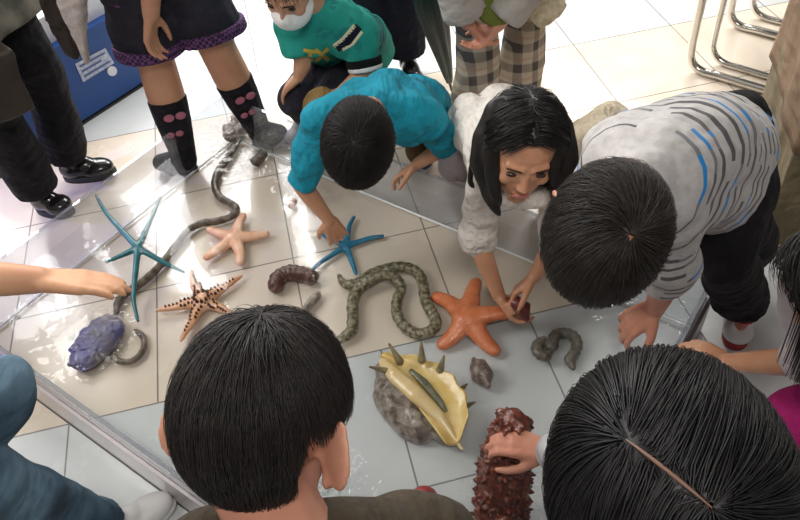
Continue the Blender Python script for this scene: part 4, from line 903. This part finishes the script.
OLV = fabric('olive_brown_jacket', (.048, .036, .022), (.034, .026, .016), fold=14)
def ex(mb): mb.cap(J['neck'] + V((-.05, -.02, .00)), .06, J['neck'] + V((.05, -.03, .00)), .06); mb.ell(W(410, 535, .94), RT * .085, UP * .06, FW * .08); mb.cap(W(205, 556, .80), .05, W(345, 550, .82), .05); mb.cap(W(175, 590, .84), .07, W(230, 580, .84), .06)
top(p, J, OLV, 'jacket', .024, 1.95, .06, .007, .008, 30, 6, ex)
bottom(p, J, BLACK, g=.018, leg=1.95)
NAPE_EAR = lambda x, y, z: z > np.interp(y, [-1, -.5, -.1, .12, .45, .8, 1], [-.72, -.74, -.42, -.05, .42, .62, .8]) and not (abs(x) > .70 and -.5 < y < .42 and z < -.04)
NAPE = lambda x, y, z: z > np.interp(y, [-1, -.5, -.1, .12, .45, .8, 1], [-.72, -.74, -.42, -.05, .42, .62, .8])
hair(p, hd, J['f'], J['u'], .95, hairmat('dark_cropped_hair', (.013, .0095, .0085), .55), 9500, .062, (.0, -.10, .99), rad=(.0825, .1035, .098), region=NAPE_EAR, lift=.08, ears=True, swirl=.10, grav=.1, seed=21, wid=.0007, jitter=.20)
face_parts(p, hd, J['f'], J['u'], .95)
for a in 'lr': shoe(p, J['a' + a], J['t' + a], 1.0, SHOEB, RUB)
# --- child with glossy hair, front right
hd = W(664, 508, .62); f_ = (FW * .92 + UP * .38 + RT * .05).normalized(); u_ = (UP * .92 - FW * .38 - RT * .08).normalized()
J = joints(V((.28, -.12, .66)), hd + V((.01, -.12, -.08)), Vn(.99, .1, 0), .88, f=f_, u=u_, hs=1.06, head=hd)
J.update(sl=hd + V((-.10, -.06, -.19)), sr=hd + V((.17, -.08, -.17)), el=W(612, 470, 1.28), wl=W(547, 452, 1.56), er=V((.46, .25, .78)), wr=V((.42, .48, .66)))
J['handl'] = (W(500, 438, 1.56) - W(547, 452, 1.56), (W(505, 480, 1.66) - W(512, 440, 1.52)), 1.0, dict(curl=(.35, .75, .6), spread=.03, thumb=.5)); J['handr'] = (V((-.1, .7, -.6)), V((-.4, 0, -.8)))
J.update(kl=V((.20, .12, .42)), kr=V((.38, .12, .42)), al=V((.21, -.02, .09)), ar=V((.40, -.02, .09)), tl=V((.18, .17, 0)), tr=V((.42, .17, 0)))
p = start('child with glossy black hair gripping the dark red spiny sea cucumber', (.30, .0))
skin_body(p, J, SKIN2, .0045)
top(p, J, fabric('pale_grey_top', (.42, .42, .43)), 'shirt', .016, 1.95, .04, .008, .007, 34, 3); bottom(p, J, NAVY, g=.016, leg=1.95)
hair(p, hd, J['f'], J['u'], 1.06, hairmat('sleek_black_hair', (.006, .0055, .006), .46, .26), 12000, .085, part=((-.50, -.38, .78), (-.02, -.80, .60), .004), part_skin=mat('brown_scalp', (.14, .075, .05), rough=.6), rad=(.083, .105, .098), region=NAPE, lift=.055, swirl=.25, grav=.0, seed=31, wid=.0008, jitter=.09)
face_parts(p, hd, J['f'], J['u'], 1.06)
for a in 'lr': shoe(p, J['a' + a], J['t' + a], .85, SHOEW, RUBW)
# --- girl in magenta, right edge
hd = W(850, 290, 1.20); f_ = Vn(-.5, .65, -.6); u_ = Vn(-.3, .4, .85)
J = joints(V((1.00, .72, .42)), hd + V((.07, -.01, -.13)), Vn(.2, .97, 0), .74, f=f_, u=u_, hs=.98, head=hd)
J.update(sr=hd + V((.05, .14, -.17)), sl=W(850, 345, 1.32), el=W(800, 362, 1.50), wl=W(727, 362, 1.66), er=V((1.05, .92, .50)), wr=V((1.0, .96, .32)))
J['handl'] = (W(694, 347, 1.72) - W(727, 362, 1.66), V((-.2, .1, -.9)), 1.12, dict(curl=(.2, .3, .3), spread=.04)); J['handr'] = (V((-.6, 0, -.6)), V((0, 0, -1)))
J.update(hl=V((1.0, .66, .38)), hr=V((1.02, .80, .38)), kl=W(800, 418, 1.50), kr=V((.95, .90, .36)), al=V((1.02, .66, .07)), ar=V((1.04, .84, .07)), tl=V((.90, .66, 0)), tr=V((.94, .88, 0)))
p = start('child in magenta with a white cuff reaching in from the right edge', (1.0, .74))
skin_body(p, J, SKIN_W, .0045)
MAG = fabric('magenta_cloth', (.36, .015, .13), (.26, .01, .10))
top(p, J, fabric('white_blouse', (.62, .56, .58)), 'blouse', .016, 1.02, 0, .007, .008, 40, 3, cuffg=.016); bottom(p, J, MAG, g=.03, leg=1.8, wr=.014)
hair(p, hd, J['f'], J['u'], .98, HAIR, 2200, .13, part=((0, .58, .80), (.0, -.3, .96), .02), rad=(.084, .104, .098), region=LONG, lift=.12, swirl=0, grav=.5, seed=15, fall=.16, fallfn=lambda P: (0.0, -.1, -1.0), steps=8, wid=.0018, jitter=.10)
face_parts(p, hd, J['f'], J['u'], .98)
for a in 'lr': shoe(p, J['a' + a], J['t' + a], .74, SHOEW, RUBW)
# ------------------------------------------------------------------ blue board box with a white sticker, papers on top
bl, br = G(70, 133), G(146, 84); dx = (br - bl).normalized(); dy = V((-dx.y, dx.x, 0)); hgt = .34
bl = bl - dx * .34; w_ = (br - bl).length + .10
bb = thing('display_box', 'deep blue display box with a white sticker standing behind the person with the coat', 'box', bl + dx * w_ / 2 + dy * .16)
BLUE = mat('deep_blue', (.010, .065, .26), (.012, .075, .29), 5, rough=.5)
mb = MB(); mb.box(bl + dx * w_ / 2 + dy * .16 + V((0, 0, hgt / 2 + .008)), dx * w_ / 2, dy * .16, V((0, 0, hgt / 2 - .008))); obj('box_body', mb.mesh('b', False), BLUE, bb)
mb = MB(); mb.box(bl + dx * w_ / 2 + dy * .16 + V((0, 0, .004)), dx * (w_ / 2 + .004), dy * .164, V((0, 0, .004))); obj('base_rim', mb.mesh('b', False), RUB, bb, 'black rim along the floor')
STK = mat('white_sticker', (.62, .66, .74), (.35, .42, .60), 70, rough=.5)
def onface(px, py):
    r = FW * CF + RT * (px - 400) - UP * (py - 260); o = V((0, 0, CH)); t = (bl - dy * .002 - o).dot(dy) / r.dot(dy); return o + r * t
def sticker(quad, m_, nm, label=None):
    vs = [onface(*q) for q in quad]; mb = MB(); n = len(vs); mb.add(vs + [v - dy * .002 for v in vs], [tuple(range(n)), tuple(range(2 * n - 1, n - 1, -1))] + [(i, (i + 1) % n, n + (i + 1) % n, n + i) for i in range(n)]); return obj(nm, mb.mesh(nm, False), m_, bb, label)
sticker([(75, 64), (105, 48), (114, 63), (83, 82)], STK, 'sticker', 'white and blue printed sticker')
for k in range(3):
    a = .15 + k * .28; q = lambda u, v: tuple(np.array((75, 64)) * (1 - u) * (1 - v) + np.array((105, 48)) * u * (1 - v) + np.array((114, 63)) * u * v + np.array((83, 82)) * (1 - u) * v)
    vs = [onface(*q(u, v)) - dy * .003 for u, v in ((.08, a), (.92 - .2 * (k == 1), a), (.92 - .2 * (k == 1), a + .12), (.08, a + .12))]; mb = MB().add(vs, [(0, 1, 2, 3)]); obj('print_line', mb.mesh('l', False), mat('print_blue', (.08, .13, .32), rough=.5), bb)
sticker([(112 + 4.8 * math.cos(k / 18 * 6.283), 71 - 5 * math.sin(k / 18 * 6.283)) for k in range(18)], mat('white_dot', (.78, .80, .84), rough=.5), 'round_label', 'round white label')
top_c = bl + dx * (w_ * .62) + dy * .17 + V((0, 0, hgt + .0005))
pk = thing('paper_box', 'white carton standing on top of the deep blue display box', 'box', top_c)
mb = MB(); mb.box(top_c + V((0, 0, .05)), dx * .22, dy * .13, V((0, 0, .05))); obj('carton', mb.mesh('c', False), mat('white_card', (.78, .80, .84), rough=.5), pk)
mb = MB(); mb.box(top_c + V((0, 0, .104)), dx * .228, dy * .137, V((0, 0, .004))); obj('lid', mb.mesh('c', False), mat('white_card_lid', (.82, .83, .86), rough=.4), pk)
# ------------------------------------------------------------------ steel tube chairs
STEEL = mat('chrome_tube', (.72, .70, .66), rough=.16, metal=1)
r0, r1 = G(686, 70), G(765, 94); ru = (r1 - r0).normalized(); rv = V((-ru.y, ru.x, 0))
if rv.y < 0: rv = -rv
def chair(o, label, wid, dep, tr, seat):
    t = thing('tube_chair', label, 'chair', o + ru * dep / 2 + rv * wid / 2, 'steel tube chairs')
    for k, nm in ((0, 'side_frame'), (1, 'side_frame')):
        b = o + rv * wid * k; z = V((0, 0, 1))
        P_ = [b + z * .47 - rv * .0, b + z * .14, b + z * .05 + ru * .012, b + z * .016 + ru * .06, b + z * tr + ru * .14, b + z * tr + ru * (dep - .12), b + z * .016 + ru * (dep - .05), b + z * .05 + ru * (dep - .01), b + z * .16 + ru * dep, b + z * .80 + ru * (dep + .06)]
        mb = MB(); mb.tube(smooth_path(P_, 6), tr, 12); obj(nm, mb, STEEL, t)
    for q, zz in ((.0, .30), (dep - .02, .14)):
        mb = MB(); mb.tube([o + ru * q + V((0, 0, zz)), o + ru * q + rv * wid + V((0, 0, zz))], tr * .8, 10); obj('cross_bar', mb, STEEL, t)
    mb = MB(); mb.box(o + ru * dep / 2 + rv * wid / 2 + V((0, 0, .485)), ru * (dep / 2 + .0), rv * (wid / 2 + .015), V((0, 0, .018))); obj('seat', meld(mb, .006, 6), seat, t)
    mb = MB(); mb.box(o + ru * (dep + .055) + rv * wid / 2 + V((0, 0, .74)), ru * .012, rv * (wid / 2 + .01), V((0, 0, .09))); obj('backrest', meld(mb, .006, 6), seat, t)
SEAT = mat('grey_seat', (.25, .24, .23), rough=.6)
chair(r0, 'bright steel tube chair beside the brown cloth, the one nearest the tray', .40, .50, .0165, SEAT)
chair(r0 + rv * .10 + ru * .05, 'steel tube chair nested just behind the nearest chair by the brown cloth', .42, .50, .013, SEAT)
# ------------------------------------------------------------------ stand hung with brown cloth
cb = G(772, 246); s0 = G(757, 246); tx = Vn(1, -.30, 0); ty = V((.30, 1, 0)).normalized()
tb = thing('draped_stand', 'tall stand hung with a brown cloth over a wrinkled olive cloth at the right edge', 'stand', s0 + tx * .35 + ty * .25)
def drapebox(o, lx, ly, z0, z1, amp, fr, m_, nm, seed, top=True, label=None):
    mb = MB(); rings = []; nz = 14; per = []
    for k in range(120):
        q = k / 120 * 4; i = int(q); r = q - i
        per.append([(r, 0), (1, r), (1 - r, 1), (0, 1 - r)][i])
    rs = random.Random(seed); ph = rs.random() * 6
    for j in range(nz + 1):
        z = z0 + (z1 - z0) * j / nz; fall_ = 1 - j / nz; ring = []
        for k, (a, b) in enumerate(per):
            c = o + tx * (a * lx) + ty * (b * ly); out = (tx * (a - .5) + ty * (b - .5)).normalized(); ring.append(V((c.x, c.y, z)) + out * amp * (math.sin(k / 120 * 6.283 * fr + ph) + .5 * math.sin(k / 120 * 6.283 * fr * 2.3 + 1 + z * 9)) * (.25 + fall_))
        rings.append(ring)
    mb.rings(rings); return obj(nm, wrinkle(mb.mesh(nm), amp * .6, 16, seed), m_, tb, label)
drapebox(s0 + tx * .01 + ty * .01, .68, .48, .004, .46, .012, 9, fabric('olive_cloth', (.18, .145, .085), (.12, .10, .055), fold=10, rough=.55), 'lower_cloth', 3, label='wrinkled olive cloth')
drapebox(s0, .70, .50, .36, .78, .006, 5, fabric('brown_cloth', (.23, .155, .10), (.20, .135, .085)), 'upper_cloth', 5, label='plain brown cloth')
# ------------------------------------------------------------------ camera, light
cd = bpy.data.cameras.new('camera'); cam = bpy.data.objects.new('camera', cd); C.objects.link(cam)
cd.sensor_width = 36; cd.lens = CF / 800 * 36; cd.clip_start = .02
cam.matrix_world = Matrix(((RT.x, UP.x, -FW.x, 0), (RT.y, UP.y, -FW.y, 0), (RT.z, UP.z, -FW.z, CH), (0, 0, 0, 1)))
sc = bpy.context.scene; sc.camera = cam
def area(name, loc, tgt, sx, sy, e, col=(1, 1, 1)):
    l = bpy.data.lights.new(name, 'AREA'); l.shape = 'RECTANGLE'; l.size = sx; l.size_y = sy; l.energy = e; l.color = col
    o = bpy.data.objects.new(name, l); C.objects.link(o); o.location = loc; o.rotation_euler = (V(tgt) - V(loc)).to_track_quat('-Z', 'Y').to_euler(); return o
area('ceiling_and_fill_light', (-1.7, 5.2, 3.1), (-.5, 2.4, 0), 3.4, 2.0, 280, (1, .98, .96))
area('ceiling_and_fill_light', (-2.5, 1.6, 2.7), (-.8, 1.5, 0), 1.0, 1.8, 42, (1, .97, .94))
area('ceiling_and_fill_light', (1.4, 5.2, 2.9), (.8, 2.8, 0), 1.8, .9, 100, (1, .97, .93))
area('ceiling_and_fill_light', (.1, -.5, 3.0), (0, .8, 0), 0.8, .5, 24, (1, .96, .92))  # unseen fill light, added to brighten the front near the camera
l = bpy.data.lights.new('violet_lamp', 'SPOT'); l.energy = 60; l.color = (.22, .2, 1); l.spot_size = .7; l.spot_blend = .8; l.shadow_soft_size = .05
o = bpy.data.objects.new('violet_lamp', l); C.objects.link(o); o.location = (-2.7, 2.1, 1.4); o.rotation_euler = (G(15, 230) - o.location).to_track_quat('-Z', 'Y').to_euler()
w = bpy.data.worlds.new('world'); sc.world = w; w.use_nodes = True
w.node_tree.nodes['Background'].inputs[0].default_value = (1, .97, .94, 1); w.node_tree.nodes['Background'].inputs[1].default_value = .19
vs_ = sc.view_settings; vs_.view_transform = 'Standard'; vs_.look = 'None'; vs_.exposure = .42; vs_.gamma = 1; vs_.use_curve_mapping = False
sc.cycles.transparent_max_bounces = 40
